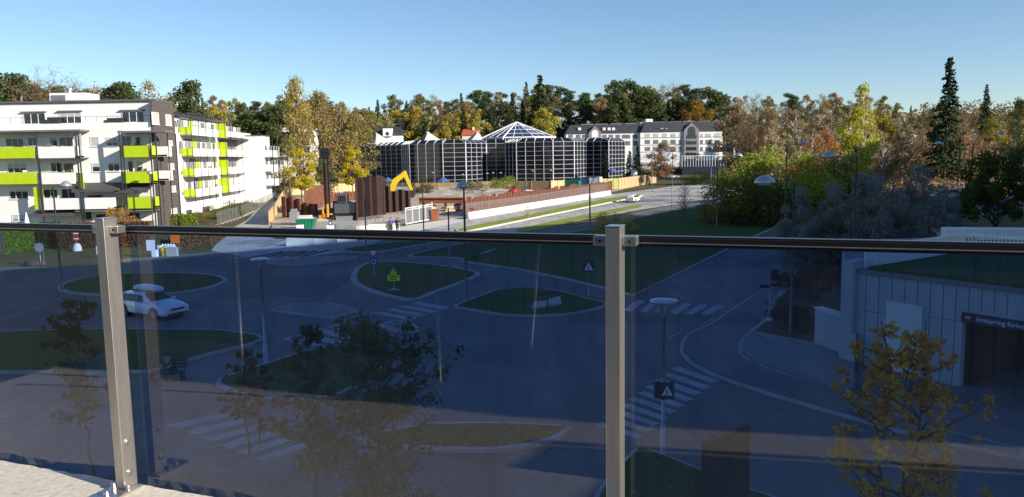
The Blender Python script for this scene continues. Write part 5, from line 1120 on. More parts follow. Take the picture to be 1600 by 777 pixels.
# drilling rig
p = G(513, 345); Y = p.y; zt_ = ztop(p.x, Y, 246); rg = thing('drilling_rig', 'black and orange drilling rig with tall vertical mast', 'drilling rig', tuple(p)); X = p.x
mb = MB(); 
for sx in (-.3, .3):
    mb.box(X + sx - .1, X + sx + .1, Y - .15, Y + .15, .8, zt_)
for k in range(22): z = 1 + (zt_ - 1.2) * k / 21; mb.box(X - .22, X + .22, Y - .1, Y + .1, z, z + .12)
mb.obj('mast', 'black', rg)
mb = MB(); mb.tube([(X, Y - .25, .2), (X, Y - .25, zt_ - 1)], .2, 10); mb.obj('auger', 'steel rust dark', rg)
mb = MB(); mb.box(X - .8, X + .6, Y - .4, Y + .4, zt_, zt_ + .55); mb.tube([(X - .6, Y, zt_ + .8), (X + .6, Y, zt_ + .8)], .45, 12); mb.tube([(X - 1., Y - .3, zt_ - 2), (X - .6, Y - .3, zt_)], .18, 6); mb.obj('mast_head', 'black', rg)
mb = MB(); mb.box(X - .7, X + .7, Y - .6, Y + .6, .5, 1.1); mb.tube([(X - .6, Y - .6, 1.1), (X - .6, Y - .6, 2.0)], .16, 8); mb.tube([(X + .1, Y - .62, .6), (X + .1, Y - .62, 2.5)], .2, 8); mb.box(X - 1.3, X - .72, Y - .5, Y + .5, .3, .9); mb.obj('clamp_base', 'machine orange', rg, bevel=.04)
mb = MB(); mb.prism([(X + 1.0, Y - .3), (X + 4.2, Y - .3), (X + 4.2, Y + 2.5), (X + 1.0, Y + 2.5)], 1.0, 2.6); mb.prism([(X + 1.6, Y - .5), (X + 3.0, Y - .5), (X + 3.0, Y + .9), (X + 1.6, Y + .9)], 2.602, 3.9); body = mb.obj('body', 'pole grey', rg, bevel=.12)
mb = MB(); mb.box(X + 1.7, X + 2.9, Y - .53, Y - .505, 2.8, 3.7); mb.obj('cab_window', 'dark glass', body)
for yy in (-.6, 1.9):
    mb = MB(); L_ = 4.6; pr_ = [(X + .1 + .45 * 0, .45), (X + .35, .9), (X + 4.3, .9), (X + 4.6, .45), (X + 4.3, 0), (X + .35, 0)]; n = 6
    vs = [(x, Y + yy, z) for x, z in pr_] + [(x, Y + yy + .6, z) for x, z in pr_]; mb.add(vs, [tuple(range(6)), tuple(range(6, 12))[::-1]] + [(i, (i + 1) % 6, (i + 1) % 6 + 6, i + 6) for i in range(6)]); mb.obj('crawler_track', 'rubber', rg)
for k in range(3): mb = MB(); mb.tube([(X + .5 + .1 * k, Y - .2, zt_ - .5), (X + 1.2 + .3 * k, Y - .3, zt_ * .5), (X + 1.5 + .3 * k, Y, 2.8)], .05, 5); mb.obj('hose', 'rubber', rg)

# excavator behind the piles
D = 128.; ex = thing('excavator', 'bright yellow excavator, its bent arm reaching over the brown piles', 'excavator', (PD(600, 300, D).x, D, 0)); s0, s1, s2 = PD(613, 296, D), PD(634, 271, D), PD(644, 299, D)
def beam(mb, a, b, w0, w1, th):
    d = (b - a).normalized(); u = Vector((0, 1, 0)); v = d.cross(u)
    mb.hexa([tuple(a + v * w0 - u * th), tuple(b + v * w1 - u * th), tuple(b + v * w1 + u * th), tuple(a + v * w0 + u * th), tuple(a - v * w0 - u * th), tuple(b - v * w1 - u * th), tuple(b - v * w1 + u * th), tuple(a - v * w0 + u * th)])
base_ = Vector((s0.x - 1.2, D, 1.9)); k1 = s0.lerp(s1, .45) + Vector((-.4, 0, .35))
mb = MB(); beam(mb, base_, k1, .40, .46, .22); beam(mb, k1 - (k1 - base_) * .03, s1, .47, .28, .21); mb.obj('boom', 'yellow paint', ex)
mb = MB(); beam(mb, s1 + Vector((-.3, 0, .3)), s2, .34, .18, .16); mb.obj('stick', 'yellow paint', ex)
mb = MB(); mb.tube([tuple(k1 + Vector((.2, 0, .6))), tuple(s1 + Vector((-.1, 0, .45)))], .14, 8); mb.obj('cylinder', 'clip steel', ex)
c = s2; mb = MB(); pr_ = [(-.5, .1), (.4, .25), (.55, -.5), (.1, -1.1), (-.7, -.8)]; mb.add([(c.x + x, D - .6, c.z + z) for x, z in pr_] + [(c.x + x, D + .6, c.z + z) for x, z in pr_], [tuple(range(5)), tuple(range(5, 10))[::-1]] + [(i, (i + 1) % 5, (i + 1) % 5 + 5, i + 5) for i in range(5)]); mb.obj('bucket', 'dark metal', ex)
bx = base_.x; mb = MB(); mb.box(bx - 3.4, bx + .3, D - 1.3, D + 1.3, 1.2, 2.4); mb.box(bx - 1.6, bx + .1, D - 1.3, D - .3, 2.402, 3.3); bd = mb.obj('body', 'yellow paint', ex)
mb = MB(); mb.box(bx - 1.4, bx - .1, D - 1.33, D - 1.302, 2.5, 3.2); mb.obj('cab_window', 'dark glass', bd)
for yy in (-1.4, .8):
    mb = MB(); mb.box(bx - 3.5, bx + .6, D + yy, D + yy + .6, 0, 1.0); mb.obj('crawler_track', 'rubber', ex)

# red drilling machine and pieces
p = G(803, 312); Y = p.y; rd_ = thing('slurry_tank', 'round red tank machine standing in the excavation', 'machine', tuple(p)); z0 = ztop(p.x, Y, 306); z1 = ztop(p.x, Y, 295); rr = 1.15
mb = MB(); mb.lathe((p.x, Y, 0), [(.5, z0 - 1), (rr * .9, z0), (rr * 1.1, (z0 + z1) / 2), (rr, z1 - .3), (.4, z1)], 18); mb.obj('tank', 'red paint', rd_)
mb = MB()
for k in range(4): t_ = k * 1.57 + .7; mb.tube([(p.x + math.cos(t_), Y + math.sin(t_), 0), (p.x + .8 * math.cos(t_), Y + .8 * math.sin(t_), z0)], .08, 5)
mb.obj('legs', 'red paint', rd_); mb = MB(); mb.box(p.x - .5, p.x + .3, Y - .4, Y + .4, z1, z1 + .6); mb.tube([(p.x + .8, Y, z0), (p.x + 2.2, Y, z0 + 1.6), (p.x + 3.2, Y, z0 + 1.9)], .12, 6); mb.obj('motor', 'dark metal', rd_)
p = G(820, 308); Y = p.y; r2 = thing('drill', 'grey drill mast behind the red tank', 'machine', tuple(p)); mb = MB(); mb.tube([(p.x, Y, .3), (p.x + .4, Y, ztop(p.x, Y, 285))], .16, 6); mb.obj('mast', 'pole grey', r2); mb = MB(); mb.box(p.x - 1.2, p.x + 1., Y - .6, Y + .8, .3, 1.3); mb.obj('body', 'pole grey', r2)
for (px, py, pt, w_, m, lb, nm) in [(827, 306, 297, 2.1, 'white panel', 'white generator box right of the red tank', 'generator'), (841, 306, 299.5, 2.9, 'red paint', 'long low red box behind the sheet piles', 'toolbox'), (865, 303, 294, 1.3, 'red paint', 'small red machine by the ochre hoarding', 'generator'), (459, 352, 327, 1.2, 'silver paint', 'grey silo on legs at the left of the site', 'silo'), (641, 305, 293, 2.3, 'concrete', 'grey dumper behind the excavator arm', 'dumper'), (716, 330, 317, 1.5, 'pole grey', 'dark compressor on the steel beam end', 'compressor')]:
    p = G(px, py); z1 = ztop(p.x, p.y, pt); t = thing(nm, lb, nm, tuple(p)); mb = MB(); mb.prism([(p.x - w_ / 2, p.y), (p.x + w_ / 2, p.y), (p.x + w_ / 2, p.y + 1.2), (p.x - w_ / 2, p.y + 1.2)], .25, z1 * .82); b_ = mb.obj('body', m, t, bevel=.08)
    mb = MB(); mb.prism([(p.x - w_ * .35, p.y + .1), (p.x + w_ * .35, p.y + .1), (p.x + w_ * .3, p.y + 1.), (p.x - w_ * .3, p.y + 1.)], z1 * .82 + .004, z1); mb.obj('lid', m, t, bevel=.05)
    mb = MB(); mb.box(p.x - w_ * .45, p.x + w_ * .45, p.y + .1, p.y + 1.1, 0, .246); mb.obj('skid', 'dark metal', t)
# skip, blocks, notice on the near side of the site
p = G(477, 358); t = thing('skip', 'green waste skip behind the handrail', 'skip', tuple(p)); w_ = 1.15; z = ztop(p.x, p.y, 343.5)
mb = MB(); pr_ = [(-w_ * .75, 0), (w_ * .75, 0), (w_ * 1.1, z), (-w_ * 1.1, z)]; mb.add([(p.x + x, p.y, zz + .02) for x, zz in pr_] + [(p.x + x, p.y + 1.6, zz + .02) for x, zz in pr_], [(0, 1, 2, 3), (7, 6, 5, 4), (0, 4, 5, 1), (1, 5, 6, 2), (3, 7, 4, 0)]); mb.obj('body', 'green container', t)
mb = MB(); mb.box(p.x - w_ * 1.13, p.x + w_ * 1.13, p.y - .06, p.y - .002, z - .12, z + .03); 
for k in range(5): x = p.x - w_ * .8 + k * w_ * .4; mb.box(x - .03, x + .03, p.y - .05, p.y - .004, .1, z - .13)
mb.obj('rim', 'green container', t)
for (px, py, pt, w_, m, lb) in [(474, 350, 337, 2.4, 'pale concrete', 'large white block stack behind the green skip'), (520, 362, 352, 1.6, 'white panel', 'white plastic barrier below the blue notice'), (468, 360, 352, .9, 'white panel', 'small white cover left of the green skip')]:
    p = G(px, py); z = ztop(p.x, p.y, pt); mb = MB(); mb.prism([(p.x - w_ / 2, p.y), (p.x + w_ / 2, p.y), (p.x + w_ / 2 - .1, p.y + .9), (p.x - w_ / 2 + .1, p.y + .9)], 0, z); o = mb.obj('site_block', m, bevel=.04); recenter(o); tag(o, lb, 'block')
p = G(517, 362); t = thing('notice_board', 'dark blue notice board on the building site fence', 'sign', tuple(p)); z = ztop(p.x, p.y, 344.5); mb = MB(); mb.box(p.x - .22, p.x + .22, p.y - .04, p.y, z - .75, z); bd = mb.obj('board', 'blue sign', t); mb = MB(); mb.box(p.x - .1, p.x + .1, p.y - .045, p.y - .041, z - .5, z - .2); mb.obj('pictogram', 'white paint', bd); mb = MB(); mb.tube([(p.x, p.y + .03, 0), (p.x, p.y + .03, z)], .03, 6); mb.obj('post', 'galvanised', t)

for i in range(26):
    px = R.choice([R.uniform(445, 500), R.uniform(525, 560), R.uniform(660, 720), R.uniform(450, 640)]); py = R.uniform(318, 350) if px < 600 else R.uniform(322, 335); p = G(px, py); a0 = R.uniform(0, 3.1); L_ = R.uniform(1.5, 4.5); F = Frame(p, (math.cos(a0), math.sin(a0))); mb = MB()
    for k in range(R.randint(2, 4)): F.box(mb, R.uniform(0, .3), L_, k * .28, k * .28 + .2, .0, .18); F.box(mb, R.uniform(.1, .4), L_ * .95, k * .28 + .02, k * .28 + .2, .202, .36)
    k_ = R.randrange(3); o = mb.obj(['steel_stack', 'timber_stack', 'pipe_stack'][k_], ['steel rust', 'timber', 'galvanised'][k_]); recenter(o)
    tag(o, ['small stack of rusty steel lengths lying on the building site', 'small stack of timber lengths lying on the building site', 'small stack of grey lengths lying on the building site'][k_], 'stack', ['rusty stacks on the building site', 'timber stacks on the building site', 'grey stacks on the building site'][k_])
# containers
def container(px0, px1, py, pt, m, label, L=6., deep=2.5, mark=None):
    a, b = G(px0, py), G(px1, py); z = ztop(a.x, a.y, pt); t = thing('shipping_container', label, 'container', tuple((a + b) / 2)); F = Frame(a, b - a); W_ = (b - a).length
    mb = MB(); n = int(W_ / .28); 
    for k in range(n): F.box(mb, W_ * k / n, W_ * (k + .55) / n, 0, .04, .15, z - .1)
    F.box(mb, 0, W_, -deep, -.002, .02, z); bd = mb.obj('body', m, t)
    mb = MB(); F.box(mb, -.06, W_ + .06, -.02, .07, z - .1 + .002, z + .06); F.box(mb, -.06, W_ + .06, -.02, .07, 0, .14); F.box(mb, -.08, .06, .041, .08, .14, z - .1); F.box(mb, W_ - .06, W_ + .08, .041, .08, .14, z - .1); mb.obj('frame', m, t)
    if mark: mark(F, W_, z, bd)
def gmark(F, W_, z, bd):
    mb = MB(); F.box(mb, W_ * .25, W_ * .6, .05, .06, z * .42, z * .78); mb.obj('sign_patch', 'white paint', bd)
container(880, 895.5, 297.5, 282.5, 'green container', 'green container with pale lettering patch on its long side', mark=None)
container(896, 904, 297.5, 282.5, 'green container', 'narrow end of a lighter green container beside the lettered one')
container(891, 909, 294, 280, 'blue container', 'dark blue container behind the green ones'); container(909.5, 921, 294, 278.5, 'blue fabric', 'bright blue container between the dark blue and the white one'); container(921.5, 937, 294, 277, 'white panel', 'tall white container at the right end of the row')
a = G(880, 297.5); b = G(895.5, 297.5)
t = [o for o in bpy.data.objects if o.get('label', '').startswith('green container with pale')][0]; bd = [c for c in t.children if c.name.startswith('body')][0]
zc_ = ztop(a.x, a.y, 288); mb = MB()
for k in range(3): mb.box(a.x + .8 + k * .72, a.x + 1.35 + k * .72, a.y - .075, a.y - .05, zc_ - .35, zc_ + .35)
mb.box(a.x + .8, a.x + 2.8, a.y - .075, a.y - .05, zc_ - .75, zc_ - .58); mb.obj('lettering', 'white paint', bd)
p = PD(991, 280, 228); t = thing('white_silo', 'short white silo standing between the conifers', 'silo', (p.x, 228, 0)); zt_ = PD(991, 266, 228).z; mb = MB(); mb.lathe((p.x, 228, 0), [(.9, .6), (.95, zt_ - .5), (.5, zt_)], 16); mb.obj('tank', 'white panel', t); mb = MB(); mb.box(p.x - .7, p.x + .7, 227.5, 228.5, 0, .598); mb.obj('base', 'concrete', t)

# ------------------------------------------------------------------ lamps
def dome_lamp(px, pb, head_px, head_py, label, D=None, hr=.42, arm=True, name='street_lamp', group=None):
    p = G(px, pb) if D is None else Vector((PD(px, 245, D).x, D, 0)); 
    if D: p.z = hill_z(p.x, D)
    zt_ = ztop(p.x, p.y, head_py); hx = PD(head_px, head_py, p.y).x; t = thing(name, label, 'street lamp', tuple(p), group=group)
    mb = MB(); mb.tube([tuple(p), (p.x, p.y, p.z + 1.2), (p.x, p.y, zt_ - .12)], [.09, .085, .05], 8); mb.obj('pole', 'pole grey', t, smooth=True)
    if abs(hx - p.x) > .25: mb = MB(); mb.tube([(p.x, p.y, zt_ - .15), (hx, p.y, zt_ - .1)], .035, 6); mb.obj('arm', 'pole grey', t)
    mb = MB(); mb.lathe((hx, p.y, zt_), [(hr, -.12), (hr * .98, -.05), (hr * .8, .1), (hr * .45, .22), (.05, .26)], 20); mb.obj('lamp_head', 'silver paint', t, smooth=True)
    mb = MB(); mb.lathe((hx, p.y, zt_), [(hr * .55, -.2), (hr * .6, -.125)], 16); mb.obj('lens', 'blind', t)
dome_lamp(1235, 525, 1195, 282, 'dome lamp on an arm over the pavement beside the garage planting bed', hr=.5)
dome_lamp(1332, 430, 1296, 242, 'dome lamp reaching left from a pole among the grey willows', hr=.55)
dome_lamp(1226, 372, 1254, 224, 'highest dome lamp with an arm to the right above the green thicket', hr=.45)
dome_lamp(1120, 355, 1154, 243, 'dome lamp at the left end of the thicket', hr=.5)
dome_lamp(1122, 300, 1126, 229, 'slim lamp post in front of the blue pavilion', hr=.3)
dome_lamp(97, 455, 103, 289, 'dome lamp in front of the white balconies at far left', hr=.38)
dome_lamp(240, 362, 234, 270, 'dome lamp in front of the brown brick end wall', hr=.4)
dome_lamp(729, 471, 722, 290, 'tall dark lamp between the two leaf shaped grass islands', hr=.38)
dome_lamp(1514, 345, 1467, 223, 'dome lamp seen against the rust brown scrub', hr=.5); dome_lamp(1499, 352, 1524, 207, 'dome lamp above the rock at right', D=120, hr=.4); dome_lamp(1440, 300, 1427, 212, 'small pale dome lamp left of the tallest fir', D=150, hr=.5); dome_lamp(1590, 300, 1564, 207, 'dome lamp at the far right above the rock', D=125, hr=.5)
for i, (px, py, pt, D) in enumerate([(627, 283, 272, 255), (676, 283, 270, 255), (723, 283, 273, 255), (761, 283, 271, 255), (770, 283, 270, 252), (782, 283, 270, 255), (832, 283, 267, 250), (860, 283, 266, 250)]):
    dome_lamp(px, 0, px, pt, 'small pale globe lamp in the line before the glass offices, number %s from the left' % ['one', 'two', 'three', 'four', 'five', 'six', 'seven', 'eight'][i], D=D, hr=.5, group='globe lamps before the glass offices')
def y_lamp(px, pb, pt, label):
    p = G(px, pb); z = ztop(p.x, p.y, pt); t = thing('street_lamp', label, 'street lamp', tuple(p)); mb = MB(); mb.tube([tuple(p), (p.x, p.y, 1), (p.x, p.y, z - .75)], [.1, .09, .06], 8); mb.obj('pole', 'pole grey', t)
    for s in (-1, 1): mb = MB(); mb.tube([(p.x, p.y, z - .75), (p.x + s * .42, p.y, z - .05)], .035, 6); mb.obj('strut', 'pole grey', t)
    mb = MB(); mb.lathe((p.x, p.y, z), [(.06, -.06), (.62, -.03), (.62, .0), (.3, .06), (.02, .08)], 20); mb.obj('lamp_head', 'pole grey', t)
y_lamp(922, 394, 277, 'dark street lamp with a Y shaped head by the brown young tree')
def cone_lamp(px, pb, pt, label, s=1., lean=0):
    p = G(px, pb); z = ztop(p.x, p.y, pt); t = thing('street_lamp', label, 'street lamp', tuple(p)); mb = MB(); mb.tube([tuple(p), (p.x, p.y, 1.0), (p.x, p.y, 1.02), (p.x, p.y, z - .55)], [.085, .085, .06, .045], 10); mb.obj('pole', 'galvanised', t, smooth=True)
    mb = MB(); mb.lathe((p.x, p.y, z), [(.40, -.03), (.41, -.01), (.40, .02), (.2, .05), (.02, .06)], 28); mb.obj('lamp_head', 'silver paint', t, smooth=False)
    mb = MB(); mb.lathe((p.x, p.y, z), [(.05, -.55), (.09, -.5), (.10, -.42), (.05, -.38)], 14); mb.obj('lantern', 'galvanised', t)
    mb = MB()
    for k in range(6): a_ = k * math.pi / 3; mb.tube([(p.x + .06 * math.cos(a_), p.y + .06 * math.sin(a_), z - .45), (p.x + .33 * math.cos(a_), p.y + .33 * math.sin(a_), z - .03)], .012, 5)
    mb.obj('struts', 'galvanised', t); mb = MB(); mb.lathe((p.x, p.y, z), [(.06, -.38), (.28, -.05), (.28, -.04)], 16); mb.obj('reflector', 'blind', t); return p
cone_lamp(416, 573, 405, 'post top lamp with inverted cone head left of the traffic island'); lampR = cone_lamp(1036, 716, 470, 'post top lamp with wide inverted cone head beside the steel post')
for i, (px, py, pt, lb) in enumerate([(573, 400, 276, 'plain dark pole in front of the tallest maroon piles'), (663, 388, 276, 'plain dark pole at the left edge of the white gate, taller than its neighbour'), (703, 425, 325, 'short plain pole right of the white gate'), (1050, 330, 240, 'thin pale mast standing left of the bend of the avenue'), (1111, 292, 232, 'thin pale mast at the bend of the avenue'), (1019, 300, 232, 'thin mast in front of the reddish brown tree'), (1201, 494, 305, 'slim grey mast behind the direction signs')][:6]):
    p = G(px, py); z = ztop(p.x, p.y, pt); t = thing('pole', lb, 'pole', tuple(p)); mb = MB(); mb.tube([tuple(p), (p.x, p.y, z)], [.075, .05], 8); mb.obj('shaft', 'pole grey', t, smooth=True); mb = MB(); mb.lathe((p.x, p.y, 0), [(.13, .0), (.13, .12), (.08, .16)], 10); mb.obj('foot', 'pole grey', t)
# dark panel sign / screen near the kerb
a, b = G(1098, 800), G(1098, 800); D = 17.6; pa = PD(1099, 692, D); pb_ = PD(1167, 678, D + 1.15); sc_ = thing('rusty_screen', 'dark rusty steel screen standing by the kerb at the bottom of the picture', 'screen', (pa.x, D, 0)); F = Frame((pa.x, D), (pb_.x - pa.x, pb_.y - D)); L = math.hypot(pb_.x - pa.x, pb_.y - D)
mb = MB(); F.box(mb, 0, L, -.05, .05, 0, pa.z); mb.obj('panel', 'rust screen', sc_); mb = MB(); F.box(mb, -.02, L + .02, -.07, .07, pa.z + .001, pa.z + .03); F.box(mb, L + .001, L + .05, -.07, .07, 0, pa.z); mb.obj('edge', 'steel rust', sc_)

# ------------------------------------------------------------------ signs
def post(t, p, z, r=.03, m='galvanised'):
    mb = MB(); mb.tube([tuple(p), (p.x, p.y, z)], r, 8); mb.obj('post', m, t, smooth=True)
def poly_plate(mb, c, pts, y0, y1):                 # plate facing the camera side (-y)
    n = len(pts); vs = [(c[0] + x, c[1] + y0, c[2] + z) for x, z in pts] + [(c[0] + x, c[1] + y1, c[2] + z) for x, z in pts]
    mb.add(vs, [tuple(range(n)), tuple(range(n, 2 * n))[::-1]] + [(i, i + n, (i + 1) % n + n, (i + 1) % n) for i in range(n)])
circ = lambda r, n=24: [(r * math.cos(k * 2 * math.pi / n), r * math.sin(k * 2 * math.pi / n)) for k in range(n)]
tri = lambda r, up=1: [(r * math.cos(a), r * math.sin(a)) for a in [math.radians(90 * up + 120 * k) for k in range(3)]]
def plate(par, c, pts, m, y, name): mb = MB(); poly_plate(mb, c, pts, -y - .004, -y); return mb.obj(name, m, par)
p = G(585, 436); t = thing('road_sign', 'give way sign above a blue roundabout sign on one post', 'road sign', tuple(p)); zg_ = ztop(p.x, p.y, 395); zb_ = ztop(p.x, p.y, 409); post(t, p, zg_ + .4)
g_ = plate(t, (p.x, p.y - .03, zg_), tri(.44, -1), 'red paint', 0, 'give_way_plate'); plate(g_, (p.x, p.y - .03, zg_), tri(.29, -1), 'white paint', .006, 'inner_face')
r_ = plate(t, (p.x, p.y - .03, zb_), circ(.32), 'blue sign', 0, 'roundabout_plate')
for k in range(3):
    a0 = k * 2.094; arc = [(.2 * math.cos(a0 + j * .2), .2 * math.sin(a0 + j * .2)) for j in range(7)] + [(.14 * math.cos(a0 + j * .2), .14 * math.sin(a0 + j * .2)) for j in range(6, -1, -1)]; plate(r_, (p.x, p.y - .03, zb_), arc, 'white paint', .006, 'arrow')
    h_ = a0 + 1.3; plate(r_, (p.x, p.y - .03, zb_), [(.25 * math.cos(h_), .25 * math.sin(h_)), (.17 * math.cos(h_ + .35), .17 * math.sin(h_ + .35)), (.09 * math.cos(h_), .09 * math.sin(h_))], 'white paint', .006, 'arrow')
p = G(616, 457); t = thing('warning_sign', 'fluorescent yellow warning triangle over a yellow text board on a portable stand', 'road sign', tuple(p)); p = Vector((p.x, p.y, .14)); post(t, p, ztop(p.x, p.y, 420), .02); zt_ = ztop(p.x, p.y, 425.5); zb_ = ztop(p.x, p.y, 434.5)
w1 = plate(t, (p.x, p.y - .03, zt_), tri(.40), 'red paint', 0, 'triangle'); plate(w1, (p.x, p.y - .03, zt_), tri(.31), 'warning yellow', .006, 'inner_face'); plate(w1, (p.x, p.y - .03, zt_), [(-.015, -.02), (.015, -.02), (.03, .17), (-.03, .17)], 'black', .012, 'exclamation_mark'); plate(w1, (p.x, p.y - .03, zt_ - .08), circ(.025, 10), 'black', .012, 'exclamation_dot')
bd = plate(t, (p.x, p.y - .03, zb_), [(-.42, -.2), (.42, -.2), (.42, .2), (-.42, .2)], 'warning yellow', 0, 'text_board')
plate(bd, (p.x, p.y - .03, zb_ + .085), [(-.28, -.035), (.28, -.035), (.28, .035), (-.28, .035)], 'black', .006, 'line_of_text'); plate(bd, (p.x, p.y - .03, zb_ - .075), [(-.22, -.03), (.2, -.03), (.2, .03), (-.22, .03)], 'black', .006, 'line_of_text')
mb = MB(); mb.box(p.x - .4, p.x + .4, p.y - .12, p.y + .12, .14, .2); mb.box(p.x - .1, p.x + .1, p.y - .35, p.y + .35, .202, .24); mb.obj('foot', 'galvanised', t)
def walker(par, c, s, y=.006):
    plate(par, c, [(-s, -s * .95), (s, -s * .95), (0, s * .95)], 'white paint', y, 'white_triangle'); k = s * .5; yy = y + .006; cx, cy2, cz = c; cz -= s * .18
    plate(par, (cx, cy2, cz + k * .75), circ(k * .2, 10), 'black', yy, 'figure'); plate(par, (cx, cy2, cz), [(-.18 * k, .5 * k), (.2 * k, .45 * k), (.14 * k, -.25 * k), (.6 * k, -1.1 * k), (.35 * k, -1.2 * k), (0, -.5 * k), (-.45 * k, -1.2 * k), (-.7 * k, -1.1 * k), (-.15 * k, -.2 * k), (-.3 * k, .1 * k), (-.62 * k, -.15 * k), (-.68 * k, .02 * k)], 'black', yy, 'figure')
    plate(par, (cx, cy2, cz - k * 1.38), [(-.9 * k, 0), (.9 * k, 0), (.9 * k, .1 * k), (-.9 * k, .1 * k)], 'black', yy, 'figure')
p = G(920, 470); t = thing('pedestrian_sign', 'far pedestrian crossing sign on a thin post beside the bench island', 'road sign', tuple(p)); z = ztop(p.x, p.y, 416); post(t, p, z + .3); b_ = plate(t, (p.x, p.y - .035, z), [(-.36, -.36), (.36, -.36), (.36, .36), (-.36, .36)], 'navy', 0, 'plate'); walker(b_, (p.x, p.y - .035, z), .26)
p = lampR; z = ztop(p.x, p.y, 609); t = thing('pedestrian_sign', 'near pedestrian crossing sign clamped to the cone headed lamp post', 'road sign', (p.x, p.y - .1, z - .3))
cc = (p.x + .09, p.y - .1, z); b_ = plate(t, cc, [(-.20, -.28), (.21, -.26), (.21, .27), (-.20, .24)], 'navy', 0, 'plate'); walker(b_, cc, .16)
mb = MB(); poly_plate(mb, (p.x - .17, p.y + .05, z), [(-.09, -.29), (.09, -.28), (.09, .25), (-.09, .22)], 0, .02); mb.obj('rear_plate', 'navy', t); mb = MB(); mb.tube([(p.x - .1, p.y, z), (p.x + .12, p.y - .09, z)], .02, 6); mb.obj('bracket', 'galvanised', t)
p = G(1202, 505); t = thing('direction_sign', 'slim post with dark direction boards at the tip of the planting bed', 'road sign', tuple(p)); z = ztop(p.x, p.y, 396); post(t, p, z); zc_ = ztop(p.x, p.y, 447)
mb = MB(); mb.hexa([(p.x - .62, p.y - .30, zc_ - .04), (p.x - .04, p.y - .05, zc_ - .10), (p.x - .04, p.y - .02, zc_ - .10), (p.x - .62, p.y - .27, zc_ - .04), (p.x - .62, p.y - .30, zc_ + .12), (p.x - .04, p.y - .05, zc_ + .06), (p.x - .04, p.y - .02, zc_ + .06), (p.x - .62, p.y - .27, zc_ + .12)]); mb.obj('left_board', 'black', t)
mb = MB(); mb.hexa([(p.x + .04, p.y - .05, zc_ - .02), (p.x + .6, p.y + .5, zc_ - .1), (p.x + .6, p.y + .53, zc_ - .1), (p.x + .04, p.y - .02, zc_ - .02), (p.x + .04, p.y - .05, zc_ + .16), (p.x + .6, p.y + .5, zc_ + .06), (p.x + .6, p.y + .53, zc_ + .06), (p.x + .04, p.y - .02, zc_ + .16)]); mb.obj('right_board', 'black', t)
zc_ = ztop(p.x, p.y, 430); mb = MB(); poly_plate(mb, (p.x + .2, p.y, zc_), [(-.16, -.3), (.2, -.3), (.2, .22), (.14, .3), (-.08, .28), (-.16, .15)], -.03, .0); mb.obj('sign_plate', 'black', t)
mb = MB(); mb.lathe((p.x, p.y, 0), [(.2, .16), (.2, .24), (.06, .28)], 12); mb.obj('foot', 'pale concrete', t)
# bench sign on the island: board on two posts over two concrete slabs
p = G(857, 470); t = thing('bench', 'dark backed bench on two pale concrete slabs on the grass island', 'bench', tuple(p)); z1 = ztop(p.x, p.y, 454.5); z0 = ztop(p.x, p.y, 461.5)
mb = MB(); mb.hexa([(p.x - .62, p.y - .1, z0 - .02), (p.x + .5, p.y + .1, z0), (p.x + .5, p.y + .16, z0), (p.x - .62, p.y - .04, z0 - .02), (p.x - .62, p.y - .1, z1 - .04), (p.x + .5, p.y + .1, z1), (p.x + .5, p.y + .16, z1), (p.x - .62, p.y - .04, z1 - .04)]); mb.obj('backrest', 'navy', t)
for dx, dy in ((-.55, -.06), (.45, .12)): mb = MB(); mb.tube([(p.x + dx, p.y + dy + .08, .13), (p.x + dx, p.y + dy + .08, z1)], .035, 6); mb.obj('leg', 'galvanised', t)
for q_ in ([(830, 487), (854, 484), (855, 476), (836, 478)], [(857, 483), (878, 480), (875, 469), (857, 474)]):
    mb = MB(); mb.prism([tuple(G(*c)[:2]) for c in q_], .14, .26); mb.obj('slab', 'concrete', t)
# orange board, small signs at far left, seen through the glass
p = G(275, 393); t = thing('information_board', 'bright orange board on two thin legs beside the reddish hedge', 'sign', tuple(p)); zt_ = ztop(p.x, p.y, 364.5); zb_ = ztop(p.x, p.y, 380)
mb = MB(); mb.box(p.x - .45, p.x + .45, p.y - .03, p.y, zb_, zt_); mb.obj('board', 'orange', t)
for dx in (-.4, 0, .4): mb = MB(); mb.tube([(p.x + dx, p.y + .03, 0), (p.x + dx, p.y + .03, zb_ + .2)], .025, 6); mb.obj('leg', 'galvanised', t)
for (px, py, pt, w_, shape, m, lb) in [(64, 415, 379, .42, 'c', 'silver paint', 'grey round sign seen from behind on two posts by the bright hedge'), (121, 392, 364, .3, 'r', 'red paint', 'red and white notice on a concrete foot in front of the rust hedge'), (237, 402, 376, .42, 'r', 'white paint', 'small white square sign behind the steel post at left'), (157, 402, 385, .35, 'r', 'white panel', 'white box sign at the kerb just left of the steel post')]:
    p = G(px, py); z = ztop(p.x, p.y, pt); t = thing('road_sign', lb, 'road sign', tuple(p)); post(t, p, z - .05)
    pts = circ(w_) if shape == 'c' else [(-w_, -w_ * 1.2), (w_, -w_ * 1.2), (w_, w_ * 1.2), (-w_, w_ * 1.2)]; pl = plate(t, (p.x, p.y - .03, z - w_ * 1.1), pts, m, 0, 'plate')
    if m == 'red paint':
        for dz in (.27, -.3): plate(pl, (p.x, p.y - .03, z - w_ * 1.1 + dz), [(-w_ * .9, -.06), (w_ * .9, -.06), (w_ * .9, .06), (-w_ * .9, .06)], 'white paint', .006, 'text_strip')
        mb = MB(); mb.lathe((p.x, p.y, 0), [(.45, 0), (.42, .4), (.25, .75), (.05, .8)], 12); mb.obj('foot', 'pale concrete', t)
    if shape == 'c': mb = MB(); mb.tube([(p.x + .32, p.y, 0), (p.x + .32, p.y, z - .9)], .03, 6); mb.obj('post', 'galvanised', t)
